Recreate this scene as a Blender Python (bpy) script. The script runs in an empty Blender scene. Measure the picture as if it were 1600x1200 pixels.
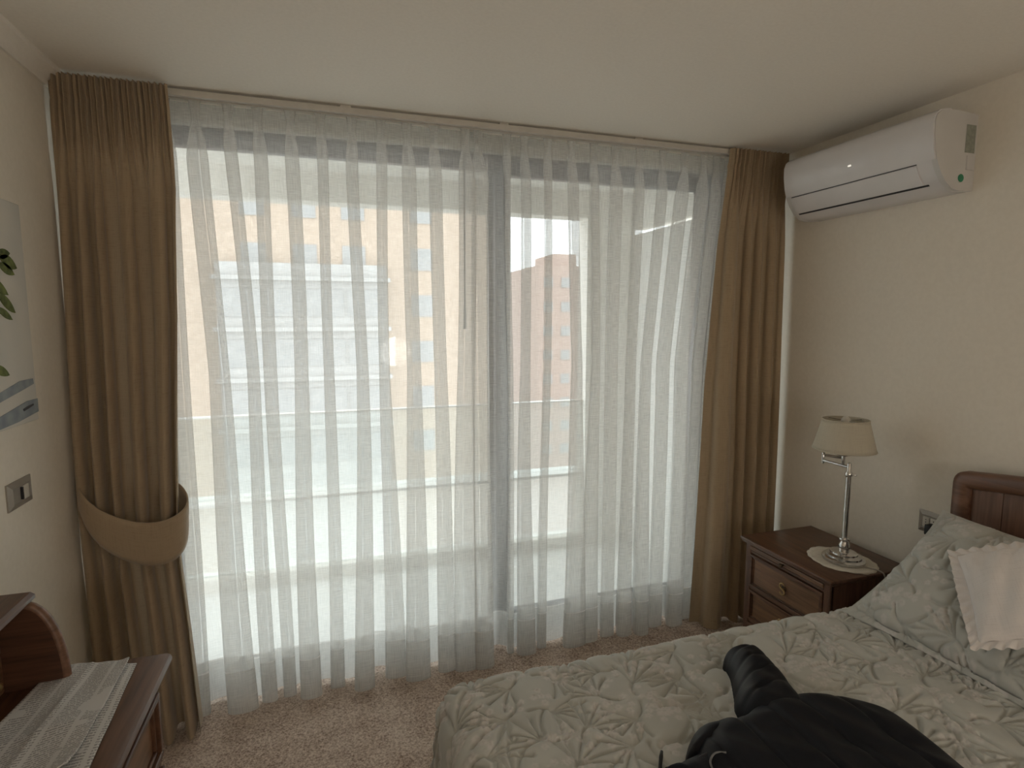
import bpy, bmesh, math, random
import numpy as np
from mathutils import Vector, Matrix

random.seed(7)
rng = np.random.default_rng(11)
PI = math.pi
scene = bpy.context.scene
COL = scene.collection

# ------------------------------------------------------------------ camera
cam_d = bpy.data.cameras.new('camera')
cam_d.sensor_fit = 'HORIZONTAL'
cam_d.sensor_width = 36.0
cam_d.lens = 893.0 / 1600.0 * 36.0
cam_d.clip_start = 0.02
cam_d.clip_end = 500
cam = bpy.data.objects.new('camera', cam_d)
COL.objects.link(cam)
cam.location = (0, 0, 1.585)
cam.rotation_euler = (PI / 2 - math.atan(100 / 893), 0, -math.atan(290 / math.hypot(893, 100)))
scene.camera = cam

# ------------------------------------------------------------------ world: even overcast sky
w = bpy.data.worlds.new('overcast_sky')
scene.world = w
w.use_nodes = True
bg = w.node_tree.nodes['Background']
bg.inputs[0].default_value = (0.93, 0.97, 1.0, 1)
bg.inputs[1].default_value = 3.5
# sampling portal for that sky: marks the open side of the balcony, gives off no light itself
pd = bpy.data.lights.new('balcony_sky_portal', 'AREA')
pd.shape = 'RECTANGLE'
pd.size = 4.9
pd.size_y = 1.80
pd.cycles.is_portal = True
portal = bpy.data.objects.new('balcony_sky_portal', pd)
COL.objects.link(portal)
portal.location = (-0.55, 3.755, 1.39)
portal.rotation_euler = (-PI / 2, 0, 0)
# ------------------------------------------------------------------ exposure / light paths
vs = scene.view_settings
vs.view_transform = 'Standard'
vs.look = 'None'
vs.gamma = 1.0
vs.use_curve_mapping = False
vs.exposure = 0.18
scene.cycles.use_light_tree = False
scene.cycles.max_bounces = 8
scene.cycles.diffuse_bounces = 6
scene.cycles.glossy_bounces = 4
scene.cycles.transmission_bounces = 6
scene.cycles.transparent_max_bounces = 40
scene.cycles.sample_clamp_indirect = 6.0
scene.cycles.caustics_reflective = False
scene.cycles.caustics_refractive = False

# ================================================================== materials
def newmat(name):
    m = bpy.data.materials.new(name)
    m.use_nodes = True
    nt = m.node_tree
    return m, nt, nt.nodes['Principled BSDF'], nt.nodes['Material Output']

def N(nt, kind, **kw):
    n = nt.nodes.new(kind)
    for k, v in kw.items():
        setattr(n, k, v)
    return n

def tex_noise(nt, coord='Object', scale=5.0, detail=4.0, stretch=(1, 1, 1), rough=0.55):
    tc = N(nt, 'ShaderNodeTexCoord')
    mp = N(nt, 'ShaderNodeMapping')
    mp.inputs['Scale'].default_value = stretch
    nt.links.new(tc.outputs[coord], mp.inputs[0])
    no = N(nt, 'ShaderNodeTexNoise')
    no.inputs['Scale'].default_value = scale
    no.inputs['Detail'].default_value = detail
    no.inputs['Roughness'].default_value = rough
    nt.links.new(mp.outputs[0], no.inputs['Vector'])
    return no

def ramp(nt, fac, stops):
    r = N(nt, 'ShaderNodeValToRGB')
    cr = r.color_ramp
    while len(cr.elements) < len(stops):
        cr.elements.new(0.5)
    for e, (p, c) in zip(cr.elements, stops):
        e.position = p
        e.color = (c[0], c[1], c[2], 1)
    nt.links.new(fac, r.inputs[0])
    return r

def bump(nt, height, b, strength=0.3, dist=0.01):
    n = N(nt, 'ShaderNodeBump')
    n.inputs['Strength'].default_value = strength
    n.inputs['Distance'].default_value = dist
    nt.links.new(height, n.inputs['Height'])
    nt.links.new(n.outputs[0], b.inputs['Normal'])
    return n

def mat_noise(name, c1, c2, scale=20, rough=0.7, bstr=0.0, bdist=0.003, stretch=(1, 1, 1), metallic=0.0, detail=1, spec=None):
    m, nt, b, o = newmat(name)
    no = tex_noise(nt, 'Object', scale, detail, stretch)
    r = ramp(nt, no.outputs['Fac'], [(0.3, c1), (0.7, c2)])
    nt.links.new(r.outputs[0], b.inputs['Base Color'])
    b.inputs['Roughness'].default_value = rough
    b.inputs['Metallic'].default_value = metallic
    if spec is not None:
        b.inputs['Specular IOR Level'].default_value = spec
    if bstr:
        bump(nt, no.outputs['Fac'], b, bstr, bdist)
    return m

def mat_wood(name, c1, c2, axis='Y', rough=0.35):
    m, nt, b, o = newmat(name)
    st = {'X': (1.2, 22, 22), 'Y': (22, 1.2, 22), 'Z': (22, 22, 1.2)}[axis]
    no = tex_noise(nt, 'Object', 3.0, 3, st, 0.6)
    no2 = tex_noise(nt, 'Object', 1.3, 0, (1, 1, 1))
    mx = N(nt, 'ShaderNodeMath', operation='MULTIPLY_ADD')
    nt.links.new(no2.outputs['Fac'], mx.inputs[0])
    mx.inputs[1].default_value = 0.35
    nt.links.new(no.outputs['Fac'], mx.inputs[2])
    r = ramp(nt, mx.outputs[0], [(0.42, c1), (0.85, c2)])
    nt.links.new(r.outputs[0], b.inputs['Base Color'])
    b.inputs['Roughness'].default_value = rough
    return m

WALL = mat_noise('cream_wall_paint', (0.80, 0.745, 0.655), (0.83, 0.775, 0.685), 60, 0.85)
CEIL = mat_noise('ceiling_paint', (0.83, 0.785, 0.715), (0.86, 0.815, 0.745), 90, 0.9)
WHITE_TRIM = mat_noise('white_trim_paint', (0.66, 0.64, 0.60), (0.70, 0.68, 0.64), 30, 0.5)
TRACK = mat_noise('track_white_enamel', (0.6, 0.57, 0.52), (0.64, 0.61, 0.56), 30, 0.45)
WOOD_D = mat_wood('dark_walnut_along', (0.052, 0.024, 0.014), (0.14, 0.066, 0.036), 'Y', 0.33)
WOOD_X = mat_wood('dark_walnut_cross', (0.05, 0.023, 0.014), (0.13, 0.06, 0.034), 'X', 0.35)
WOOD_Z = mat_wood('dark_walnut_upright', (0.055, 0.026, 0.016), (0.15, 0.07, 0.04), 'Z', 0.38)
WOOD_F = mat_wood('drawer_front_oak', (0.09, 0.046, 0.024), (0.235, 0.125, 0.066), 'Y', 0.34)
WOOD_H = mat_wood('headboard_walnut', (0.095, 0.046, 0.028), (0.2, 0.10, 0.06), 'Z', 0.4)
WOOD_HF = mat_wood('headboard_frame_walnut', (0.11, 0.055, 0.034), (0.22, 0.115, 0.072), 'Y', 0.38)
BRASS = mat_noise('aged_brass', (0.30, 0.2, 0.09), (0.5, 0.36, 0.18), 60, 0.35, 0.0, metallic=1.0)
DARKMETAL = mat_noise('dark_bronze', (0.06, 0.04, 0.025), (0.12, 0.08, 0.05), 60, 0.4, 0.0, metallic=0.8)
CHROME = mat_noise('brushed_nickel', (0.62, 0.61, 0.6), (0.74, 0.73, 0.72), 50, 0.16, 0.0, metallic=1.0)
PLASTIC = mat_noise('white_ac_plastic', (0.70, 0.68, 0.685), (0.73, 0.71, 0.715), 12, 0.22, 0.0)
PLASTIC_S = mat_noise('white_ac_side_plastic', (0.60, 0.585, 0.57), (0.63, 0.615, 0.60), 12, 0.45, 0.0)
DARKSLOT = mat_noise('dark_slot_plastic', (0.02, 0.02, 0.022), (0.035, 0.035, 0.04), 30, 0.6, 0.0)
PLATE = mat_noise('pewter_plate_plastic', (0.34, 0.31, 0.27), (0.38, 0.35, 0.31), 20, 0.35, 0.0, metallic=0.25)
ROCKER = mat_noise('ivory_rocker_plastic', (0.56, 0.53, 0.47), (0.6, 0.57, 0.51), 20, 0.35, 0.0)
BLACKP = mat_noise('black_plug_plastic', (0.012, 0.012, 0.013), (0.025, 0.025, 0.027), 20, 0.45, 0.0)
GREY_STK = mat_noise('grey_green_sticker', (0.24, 0.26, 0.22), (0.32, 0.33, 0.28), 90, 0.5, 0.0)
GREEN_STK = mat_noise('green_round_sticker', (0.02, 0.2, 0.1), (0.03, 0.26, 0.14), 40, 0.4, 0.0)
CORDM = mat_noise('pale_flex', (0.4, 0.36, 0.33), (0.46, 0.42, 0.38), 30, 0.5, 0.0)
FRAME_AL = mat_noise('dark_aluminium', (0.06, 0.054, 0.065), (0.085, 0.076, 0.09), 25, 0.4, 0.0, metallic=0.3)
CONCRETE = mat_noise('balcony_render', (0.83, 0.80, 0.75), (0.88, 0.85, 0.80), 8, 0.9)
CONC_END = mat_noise('balcony_divider_render', (0.86, 0.84, 0.81), (0.90, 0.88, 0.85), 8, 0.85)
TILE_B = mat_noise('balcony_floor_tile', (0.88, 0.88, 0.87), (0.93, 0.93, 0.92), 5, 0.6)
ALU_RAIL = mat_noise('pale_aluminium_rail', (0.86, 0.86, 0.85), (0.9, 0.9, 0.89), 20, 0.4, 0.0)
PEACH = mat_noise('peach_brick_far', (0.44, 0.335, 0.255), (0.52, 0.405, 0.315), 3, 0.9, 0.0)
PALEB = mat_noise('pale_grey_facade', (0.40, 0.395, 0.39), (0.46, 0.455, 0.45), 2, 0.85, 0.0)
ROSEB = mat_noise('rose_brick_far', (0.40, 0.29, 0.25), (0.48, 0.36, 0.31), 2, 0.9, 0.0)
MAUVE = mat_noise('mauve_brick_far', (0.30, 0.235, 0.235), (0.40, 0.32, 0.31), 2, 0.9, 0.0)
FARGLASS = mat_noise('far_window_glass', (0.29, 0.295, 0.30), (0.36, 0.36, 0.36), 1.5, 0.2, 0.0)
GROUND = mat_noise('street_ground', (0.25, 0.26, 0.23), (0.36, 0.35, 0.33), 0.2, 0.9, 0.0)
MATTRESS = mat_noise('mattress_ticking', (0.6, 0.58, 0.53), (0.65, 0.63, 0.58), 40, 0.9)


def mat_carpet():
    m, nt, b, o = newmat('taupe_carpet')
    n1 = tex_noise(nt, 'Object', 120, 3, (1, 1, 1), 0.75)
    n2 = tex_noise(nt, 'Object', 9, 3)
    mx = N(nt, 'ShaderNodeMath', operation='MULTIPLY_ADD')
    nt.links.new(n2.outputs['Fac'], mx.inputs[0])
    mx.inputs[1].default_value = 0.25
    nt.links.new(n1.outputs['Fac'], mx.inputs[2])
    r = ramp(nt, mx.outputs[0], [(0.42, (0.25, 0.175, 0.135)), (0.6, (0.60, 0.47, 0.385)), (0.78, (0.86, 0.74, 0.64))])
    nt.links.new(r.outputs[0], b.inputs['Base Color'])
    b.inputs['Roughness'].default_value = 1.0
    b.inputs['Specular IOR Level'].default_value = 0.1
    bump(nt, n1.outputs['Fac'], b, 0.9, 0.012)
    return m
CARPET = mat_carpet()


def mat_sheer(name, transp=0.40, uv=True, tint=(0.83, 0.825, 0.81)):
    """open linen weave: holes between threads, threads pass and scatter daylight"""
    m = bpy.data.materials.new(name)
    m.use_nodes = True
    nt = m.node_tree
    nt.nodes.clear()
    out = N(nt, 'ShaderNodeOutputMaterial')
    a = tex_noise(nt, 'UV', 1.0, 1, (600, 14, 1), 0.6)      # slubs running down
    c = tex_noise(nt, 'UV', 1.0, 1, (22, 520, 1), 0.6)      # slubs running across
    a.noise_dimensions = '2D'
    c.noise_dimensions = '2D'
    ad = N(nt, 'ShaderNodeMath', operation='ADD')
    nt.links.new(a.outputs['Fac'], ad.inputs[0])
    nt.links.new(c.outputs['Fac'], ad.inputs[1])
    mr = N(nt, 'ShaderNodeMapRange')
    mr.inputs['From Min'].default_value = 0.7
    mr.inputs['From Max'].default_value = 1.3
    mr.inputs['To Min'].default_value = transp - 0.09
    mr.inputs['To Max'].default_value = transp + 0.09
    nt.links.new(ad.outputs[0], mr.inputs['Value'])
    tr = N(nt, 'ShaderNodeBsdfTransparent')
    tr.inputs[0].default_value = (1, 1, 1, 1)
    tl = N(nt, 'ShaderNodeBsdfTranslucent')
    tl.inputs[0].default_value = (*tint, 1)
    df = N(nt, 'ShaderNodeBsdfDiffuse')
    df.inputs[0].default_value = (*tint, 1)
    m1 = N(nt, 'ShaderNodeMixShader')
    m1.inputs[0].default_value = 0.34
    nt.links.new(tl.outputs[0], m1.inputs[1])
    nt.links.new(df.outputs[0], m1.inputs[2])
    m2 = N(nt, 'ShaderNodeMixShader')
    nt.links.new(mr.outputs[0], m2.inputs[0])
    nt.links.new(m1.outputs[0], m2.inputs[1])
    nt.links.new(tr.outputs[0], m2.inputs[2])
    nt.links.new(m2.outputs[0], out.inputs[0])
    return m
SHEER = mat_sheer('white_linen_voile', 0.52)
SHEER_T = mat_sheer('shaded_voile_heading_tape', 0.22, True, (0.66, 0.64, 0.60))  # darker tint carries the track's shadow as well as the stiff buckram
SHEER_H = mat_sheer('white_voile_hem', 0.30)


def mat_cloth(name, c1, c2, trans=0.12, scale=260, rough=0.85, sheen=0.3):
    m, nt, b, o = newmat(name)
    a = tex_noise(nt, 'UV', 1.0, 2, (scale, 14, 1))
    c = tex_noise(nt, 'UV', 1.0, 2, (14, scale, 1))
    ad = N(nt, 'ShaderNodeMath', operation='ADD')
    nt.links.new(a.outputs['Fac'], ad.inputs[0])
    nt.links.new(c.outputs['Fac'], ad.inputs[1])
    r = ramp(nt, ad.outputs[0], [(0.7, c1), (1.0, c2)])
    nt.links.new(r.outputs[0], b.inputs['Base Color'])
    b.inputs['Roughness'].default_value = rough
    b.inputs['Sheen Weight'].default_value = sheen
    b.inputs['Specular IOR Level'].default_value = 0.2
    bump(nt, ad.outputs[0], b, 0.15, 0.001)
    if trans:
        tl = N(nt, 'ShaderNodeBsdfTranslucent')
        nt.links.new(r.outputs[0], tl.inputs[0])
        mx = N(nt, 'ShaderNodeMixShader')
        mx.inputs[0].default_value = trans
        nt.links.new(b.outputs[0], mx.inputs[1])
        nt.links.new(tl.outputs[0], mx.inputs[2])
        nt.links.new(mx.outputs[0], o.inputs[0])
    return m
DRAPE = mat_cloth('tan_drape_cloth', (0.36, 0.27, 0.18), (0.43, 0.33, 0.22), 0.17)
TIEM = mat_cloth('tan_tieback_cloth', (0.34, 0.255, 0.17), (0.40, 0.305, 0.205), 0.04)
JACKET = mat_cloth('black_navy_nylon', (0.0045, 0.005, 0.008), (0.0075, 0.0085, 0.0125), 0.0, 500, 0.5, 0.0)
WHITE_COT = mat_cloth('white_cotton', (0.74, 0.70, 0.685), (0.80, 0.76, 0.745), 0.06, 300, 0.9, 0.2)
SHADE = mat_cloth('cream_lampshade_linen', (0.66, 0.61, 0.51), (0.72, 0.67, 0.56), 0.30, 300, 0.9, 0.1)
DOILY = mat_cloth('ecru_lace', (0.54, 0.50, 0.43), (0.70, 0.66, 0.58), 0.0, 160, 0.95, 0.1)


def mat_quilt():
    m, nt, b, o = newmat('sage_quilted_cotton')
    at = N(nt, 'ShaderNodeAttribute', attribute_name='floret')
    no = tex_noise(nt, 'UV', 1.0, 3, (6, 6, 1))
    r = ramp(nt, no.outputs['Fac'], [(0.3, (0.45, 0.46, 0.435)), (0.7, (0.51, 0.515, 0.485))])
    mx = N(nt, 'ShaderNodeMix', data_type='RGBA')
    nt.links.new(at.outputs['Fac'], mx.inputs['Factor'])
    nt.links.new(r.outputs[0], mx.inputs['A'])
    mx.inputs['B'].default_value = (0.60, 0.58, 0.56, 1)
    nt.links.new(mx.outputs['Result'], b.inputs['Base Color'])
    b.inputs['Roughness'].default_value = 0.9
    b.inputs['Sheen Weight'].default_value = 0.15
    b.inputs['Specular IOR Level'].default_value = 0.2
    fine = tex_noise(nt, 'UV', 1.0, 2, (350, 350, 1))
    bump(nt, fine.outputs['Fac'], b, 0.12, 0.001)
    return m
QUILT = mat_quilt()


def mat_glass(name, tint=(0.93, 0.95, 0.94), refl=0.06):
    m = bpy.data.materials.new(name)
    m.use_nodes = True
    nt = m.node_tree
    nt.nodes.clear()
    out = N(nt, 'ShaderNodeOutputMaterial')
    tr = N(nt, 'ShaderNodeBsdfTransparent')
    tr.inputs[0].default_value = (*tint, 1)
    gl = N(nt, 'ShaderNodeBsdfGlossy')
    gl.inputs['Roughness'].default_value = 0.02
    mx = N(nt, 'ShaderNodeMixShader')
    mx.inputs[0].default_value = refl
    nt.links.new(tr.outputs[0], mx.inputs[1])
    nt.links.new(gl.outputs[0], mx.inputs[2])
    nt.links.new(mx.outputs[0], out.inputs[0])
    return m
GLASS = mat_glass('clear_door_glass')


def mat_frost(name, fac, white=0.88):
    m = bpy.data.materials.new(name)
    m.use_nodes = True
    nt = m.node_tree
    nt.nodes.clear()
    out = N(nt, 'ShaderNodeOutputMaterial')
    tr = N(nt, 'ShaderNodeBsdfTransparent')
    tr.inputs[0].default_value = (0.88, 0.91, 0.90, 1)
    df = N(nt, 'ShaderNodeBsdfTranslucent')
    df.inputs[0].default_value = (white, white + 0.02, white + 0.02, 1)
    mx = N(nt, 'ShaderNodeMixShader')
    mx.inputs[0].default_value = fac
    nt.links.new(tr.outputs[0], mx.inputs[1])
    nt.links.new(df.outputs[0], mx.inputs[2])
    nt.links.new(mx.outputs[0], out.inputs[0])
    return m
BALGLASS = mat_frost('hazy_balustrade_glass', 0.08)
FROST = mat_frost('white_frosted_glass', 0.34, 0.97)


def mat_newsprint():
    m, nt, b, o = newmat('newsprint')
    tc = N(nt, 'ShaderNodeTexCoord')
    sp = N(nt, 'ShaderNodeSeparateXYZ')
    nt.links.new(tc.outputs['UV'], sp.inputs[0])

    def mth(op, a, bb=None, c=None):
        n = N(nt, 'ShaderNodeMath', operation=op)
        for i, v in enumerate((a, bb, c)):
            if v is None:
                continue
            if isinstance(v, (int, float)):
                n.inputs[i].default_value = v
            else:
                nt.links.new(v, n.inputs[i])
        return n.outputs[0]
    u, v = sp.outputs[0], sp.outputs[1]          # metres on the sheet
    ln = mth('FRACT', mth('MULTIPLY', v, 1 / 0.0085))
    line = mth('GREATER_THAN', ln, 0.45)
    cf = mth('FRACT', mth('MULTIPLY', u, 1 / 0.062))
    col = mth('MULTIPLY', mth('GREATER_THAN', cf, 0.08), mth('LESS_THAN', cf, 0.92))
    nz = tex_noise(nt, 'UV', 1.0, 2, (260, 118, 1))
    word = mth('GREATER_THAN', nz.outputs['Fac'], 0.44)
    blk = tex_noise(nt, 'UV', 1.0, 1, (9, 11, 1))
    block = mth('GREATER_THAN', blk.outputs['Fac'], 0.36)
    ink = mth('MULTIPLY', mth('MULTIPLY', line, col), mth('MULTIPLY', word, block))
    ink = mth('MULTIPLY', ink, 0.62)
    pic = mth('GREATER_THAN', blk.outputs['Fac'], 0.72)
    ink2 = mth('MAXIMUM', ink, mth('MULTIPLY', pic, 0.3))
    mx = N(nt, 'ShaderNodeMix', data_type='RGBA')
    nt.links.new(ink2, mx.inputs['Factor'])
    mx.inputs['A'].default_value = (0.60, 0.595, 0.59, 1)
    mx.inputs['B'].default_value = (0.13, 0.13, 0.135, 1)
    nt.links.new(mx.outputs['Result'], b.inputs['Base Color'])
    b.inputs['Roughness'].default_value = 0.9
    return m
NEWS = mat_newsprint()

# ================================================================== geometry helpers
class MB:
    def __init__(self):
        self.v, self.f, self.uv = [], [], None

    def add(self, vs_, fs_):
        o = len(self.v)
        self.v += [tuple(map(float, p)) for p in vs_]
        self.f += [tuple(i + o for i in f) for f in fs_]
        return self

    def box(self, x0, x1, y0, y1, z0, z1):
        c = [(x, y, z) for z in (z0, z1) for y in (y0, y1) for x in (x0, x1)]
        return self.add(c, [(0, 2, 3, 1), (4, 5, 7, 6), (0, 1, 5, 4), (2, 6, 7, 3), (0, 4, 6, 2), (1, 3, 7, 5)])

    def bbox(self, x0, x1, y0, y1, z0, z1, r=0.004, seg=2):
        bm = bmesh.new()
        bmesh.ops.create_cube(bm, size=1)
        for v in bm.verts:
            v.co = Vector(((x0 + x1) / 2 + v.co.x * (x1 - x0), (y0 + y1) / 2 + v.co.y * (y1 - y0), (z0 + z1) / 2 + v.co.z * (z1 - z0)))
        bmesh.ops.bevel(bm, geom=list(bm.edges), offset=r, segments=seg, profile=0.5, affect='EDGES')
        bm.verts.index_update()
        self.add([v.co[:] for v in bm.verts], [tuple(v.index for v in f.verts) for f in bm.faces])
        bm.free()
        return self

    def tube(self, path, r, n=10, caps=True):
        path = [Vector(p) for p in path]
        rs = r if isinstance(r, (list, tuple)) else [r] * len(path)
        rings = []
        up = None
        for i, p in enumerate(path):
            t = (path[min(i + 1, len(path) - 1)] - path[max(i - 1, 0)]).normalized()
            if up is None:
                up = Vector((0, 0, 1)) if abs(t.z) < 0.9 else Vector((1, 0, 0))
            a = t.cross(up)
            if a.length < 1e-4:
                a = t.orthogonal()
            a.normalize()
            b = a.cross(t).normalized()
            up = b
            rings.append([p + (a * math.cos(2 * PI * k / n) + b * math.sin(2 * PI * k / n)) * rs[i] for k in range(n)])
        vs_ = [q for rg in rings for q in rg]
        fs_ = []
        for i in range(len(rings) - 1):
            for k in range(n):
                k2 = (k + 1) % n
                fs_.append((i * n + k, i * n + k2, (i + 1) * n + k2, (i + 1) * n + k))
        if caps:
            fs_.append(tuple(range(n - 1, -1, -1)))
            fs_.append(tuple((len(rings) - 1) * n + k for k in range(n)))
        return self.add(vs_, fs_)

    def lathe(self, prof, c, n=32, sx=1.0, sy=1.0):
        vs_ = []
        for r, z in prof:
            for k in range(n):
                a = 2 * PI * k / n
                vs_.append((c[0] + r * sx * math.cos(a), c[1] + r * sy * math.sin(a), c[2] + z))
        fs_ = []
        for i in range(len(prof) - 1):
            for k in range(n):
                k2 = (k + 1) % n
                fs_.append((i * n + k, i * n + k2, (i + 1) * n + k2, (i + 1) * n + k))
        fs_.append(tuple(range(n - 1, -1, -1)))
        fs_.append(tuple((len(prof) - 1) * n + k for k in range(n)))
        return self.add(vs_, fs_)

    def prism(self, poly, axis, a0, a1):
        """poly: list of 2D points; axis 1 -> poly in (x,z), extruded along y; axis 0 -> (y,z) along x; axis 2 -> (x,y) along z"""
        def P(p, a):
            return {0: (a, p[0], p[1]), 1: (p[0], a, p[1]), 2: (p[0], p[1], a)}[axis]
        n = len(poly)
        vs_ = [P(p, a0) for p in poly] + [P(p, a1) for p in poly]
        fs_ = [tuple(range(n)), tuple(range(2 * n - 1, n - 1, -1))]
        for i in range(n):
            j = (i + 1) % n
            fs_.append((i, j, n + j, n + i))
        return self.add(vs_, fs_)

    def grid(self, P, UV=None):
        """P: array (ny,nx,3)"""
        ny, nx = P.shape[:2]
        o = len(self.v)
        self.v += [tuple(p) for p in P.reshape(-1, 3).tolist()]
        for j in range(ny - 1):
            for i in range(nx - 1):
                a = o + j * nx + i
                self.f.append((a, a + 1, a + nx + 1, a + nx))
        if UV is not None:
            if self.uv is None:
                self.uv = []
            self.uv += UV.reshape(-1, 2).tolist()
        return self


def rootloc(p):
    l = Vector((0, 0, 0))
    while p is not None:
        l += p.location
        p = p.parent
    return l


def obj(name, mb, mat, parent=None, smooth=False, loc=None, fixn=True):
    me = bpy.data.meshes.new(name)
    if parent is not None:
        off = rootloc(parent)
        l = Vector((0, 0, 0))
    else:
        if loc is None:
            xs = [v[0] for v in mb.v]
            ys = [v[1] for v in mb.v]
            zs = [v[2] for v in mb.v]
            loc = ((min(xs) + max(xs)) / 2, (min(ys) + max(ys)) / 2, min(zs))
        l = Vector(loc)
        off = l
    me.from_pydata([(v[0] - off.x, v[1] - off.y, v[2] - off.z) for v in mb.v], [], mb.f)
    if mb.uv:
        uvl = me.uv_layers.new(name='UVMap')
        li = np.zeros(len(me.loops), dtype=np.int32)
        me.loops.foreach_get('vertex_index', li)
        uvl.data.foreach_set('uv', np.array(mb.uv, dtype=np.float32)[li].ravel())
    if fixn:
        bm = bmesh.new()
        bm.from_mesh(me)
        bmesh.ops.recalc_face_normals(bm, faces=bm.faces)
        bm.to_mesh(me)
        bm.free()
    if smooth:
        if smooth is True:
            me.polygons.foreach_set('use_smooth', [True] * len(me.polygons))
        else:
            me.polygons.foreach_set('use_smooth', [True] * len(me.polygons))
            try:
                me.set_sharp_from_angle(angle=math.radians(smooth))
            except Exception:
                pass
    me.materials.append(mat)
    me.update()
    o = bpy.data.objects.new(name, me)
    COL.objects.link(o)
    if parent is not None:
        o.parent = parent
    o.location = l
    return o


def empty(name, loc):
    o = bpy.data.objects.new(name, None)
    o.empty_display_size = 0.05
    COL.objects.link(o)
    o.location = loc
    return o


def tag(o, label, cat, group=None):
    o['label'] = label
    o['category'] = cat
    if group:
        o['group'] = group
    return o


def struct(o, label=None):
    o['kind'] = 'structure'
    if label:
        o['label'] = label
    return o


def smoothstep(a, b, x):
    t = np.clip((x - a) / (b - a), 0, 1)
    return t * t * (3 - 2 * t)

# ================================================================== room shell
XL, XR, YW, YB, ZC = -0.87, 2.26, 2.62, -1.9, 2.42
T = 0.12
WX0, WX1, WZ1 = -0.72, 2.02, 2.352       # door opening in the window wall

struct(obj('floor', MB().box(XL - T, XR + T, YB - T, YW + 0.2, -0.12, 0.0), CARPET), 'taupe speckled carpet floor')
struct(obj('ceiling', MB().box(XL - T, XR + T, YB - T, YW + 0.2, ZC, ZC + 0.12), CEIL), 'plain off-white ceiling')
struct(obj('wall_left', MB().box(XL - T, XL, YB - T, YW + 0.2, 0, ZC), WALL), 'cream wall with the light switch')
struct(obj('wall_right', MB().box(XR, XR + T, YB - T, YW + 0.2, 0, ZC), WALL), 'cream wall behind the bed')
struct(obj('wall_back', MB().box(XL, XR, YB - T, YB, 0, ZC), WALL), 'cream wall behind the viewer')
mb = MB()
mb.box(XL, WX0, YW, YW + 0.2, 0, ZC)
mb.box(WX1, XR, YW, YW + 0.2, 0, ZC)
mb.box(WX0, WX1, YW, YW + 0.2, WZ1, ZC)
struct(obj('wall_window', mb, WALL), 'cream wall around the balcony door')
cove = [(XL, ZC), (XL, ZC - 0.055), (XL + 0.008, ZC - 0.055), (XL + 0.014, ZC - 0.04), (XL + 0.03, ZC - 0.02), (XL + 0.045, ZC - 0.013), (XL + 0.05, ZC)]
struct(obj('trim_1', MB().prism(cove, 1, YB, YW), CEIL, smooth=40), 'small cove moulding between left wall and ceiling')
struct(obj('baseboard_right', MB().bbox(XR - 0.014, XR, YB, YW, 0, 0.08, 0.003), WHITE_TRIM), 'painted baseboard along right wall')
struct(obj('baseboard_left', MB().bbox(XL, XL + 0.014, YB, YW, 0, 0.08, 0.003), WHITE_TRIM), 'painted baseboard along left wall')

# ---- sliding balcony door
win = empty('window_1', ((WX0 + WX1) / 2, YW + 0.08, 0))
struct(win, 'dark aluminium sliding balcony door with two glass leaves')
yf0, yf1 = YW - 0.005, YW + 0.13
obj('window_frame', MB().bbox(WX0, WX1, yf0, yf1, WZ1 - 0.035, WZ1, 0.003), FRAME_AL, win)
obj('window_frame', MB().bbox(WX0, WX1, yf0, yf1, 0.0, 0.035, 0.003), FRAME_AL, win)
obj('window_frame', MB().bbox(WX0, WX0 + 0.035, yf0, yf1, 0.035, WZ1 - 0.035, 0.003), FRAME_AL, win)
obj('window_frame', MB().bbox(WX1 - 0.035, WX1, yf0, yf1, 0.035, WZ1 - 0.035, 0.003), FRAME_AL, win)

def leaf(x0, x1, y0, y1):
    l = obj('door_leaf', MB().bbox(x0, x0 + 0.075, y0, y1, 0.036, WZ1 - 0.036, 0.003).bbox(x1 - 0.075, x1, y0, y1, 0.036, WZ1 - 0.036, 0.003)
            .bbox(x0 + 0.06, x1 - 0.06, y0, y1, 0.036, 0.085, 0.003).bbox(x0 + 0.06, x1 - 0.06, y0, y1, WZ1 - 0.085, WZ1 - 0.036, 0.003), FRAME_AL, win)
    ym = (y0 + y1) / 2
    obj('pane', MB().box(x0 + 0.055, x1 - 0.055, ym - 0.003, ym + 0.003, 0.08, WZ1 - 0.08), GLASS, l)
    return l
leaf(WX0 + 0.036, 0.838, YW + 0.0, YW + 0.045)
lf = leaf(0.748, WX1 - 0.036, YW + 0.06, YW + 0.105)

# ================================================================== balcony
YBAL = 3.60
struct(obj('balcony_floor', MB().box(-3.0, 4.2, YW + 0.2, YBAL + 0.12, -0.15, -0.02), TILE_B), 'pale tiled balcony floor')
struct(obj('balcony_ceiling', MB().box(-3.0, 4.2, YW + 0.2, YBAL + 0.12, ZC + 0.02, ZC + 0.17), CONCRETE), 'balcony slab overhead')
struct(obj('balcony_beam', MB().box(-3.0, 4.2, YBAL, YBAL + 0.14, 2.27, ZC + 0.02), CONCRETE), 'drop beam along the balcony edge')
struct(obj('balcony_kerb', MB().box(-3.0, 4.2, YBAL, YBAL + 0.12, -0.02, 0.06), CONCRETE), 'low rendered kerb along the balcony edge')
struct(obj('balcony_pier', MB().box(1.70, 2.06, YBAL, YBAL + 0.14, 0.06, 2.27), CONCRETE), 'rendered pier at the balcony edge')
div = struct(obj('balcony_divider', MB().box(2.06, 2.14, YW + 0.2, YBAL + 0.14, -0.02, 2.17), CONC_END), 'rendered divider wall at the balcony end')
obj('divider_cap', MB().bbox(2.045, 2.15, YW + 0.2, YBAL - 0.002, 1.655, 1.685, 0.004), ALU_RAIL, div)
obj('divider_lintel', MB().box(2.06, 2.14, YW + 0.2, YBAL - 0.002, 2.205, ZC + 0.02), CONCRETE, div)
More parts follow.
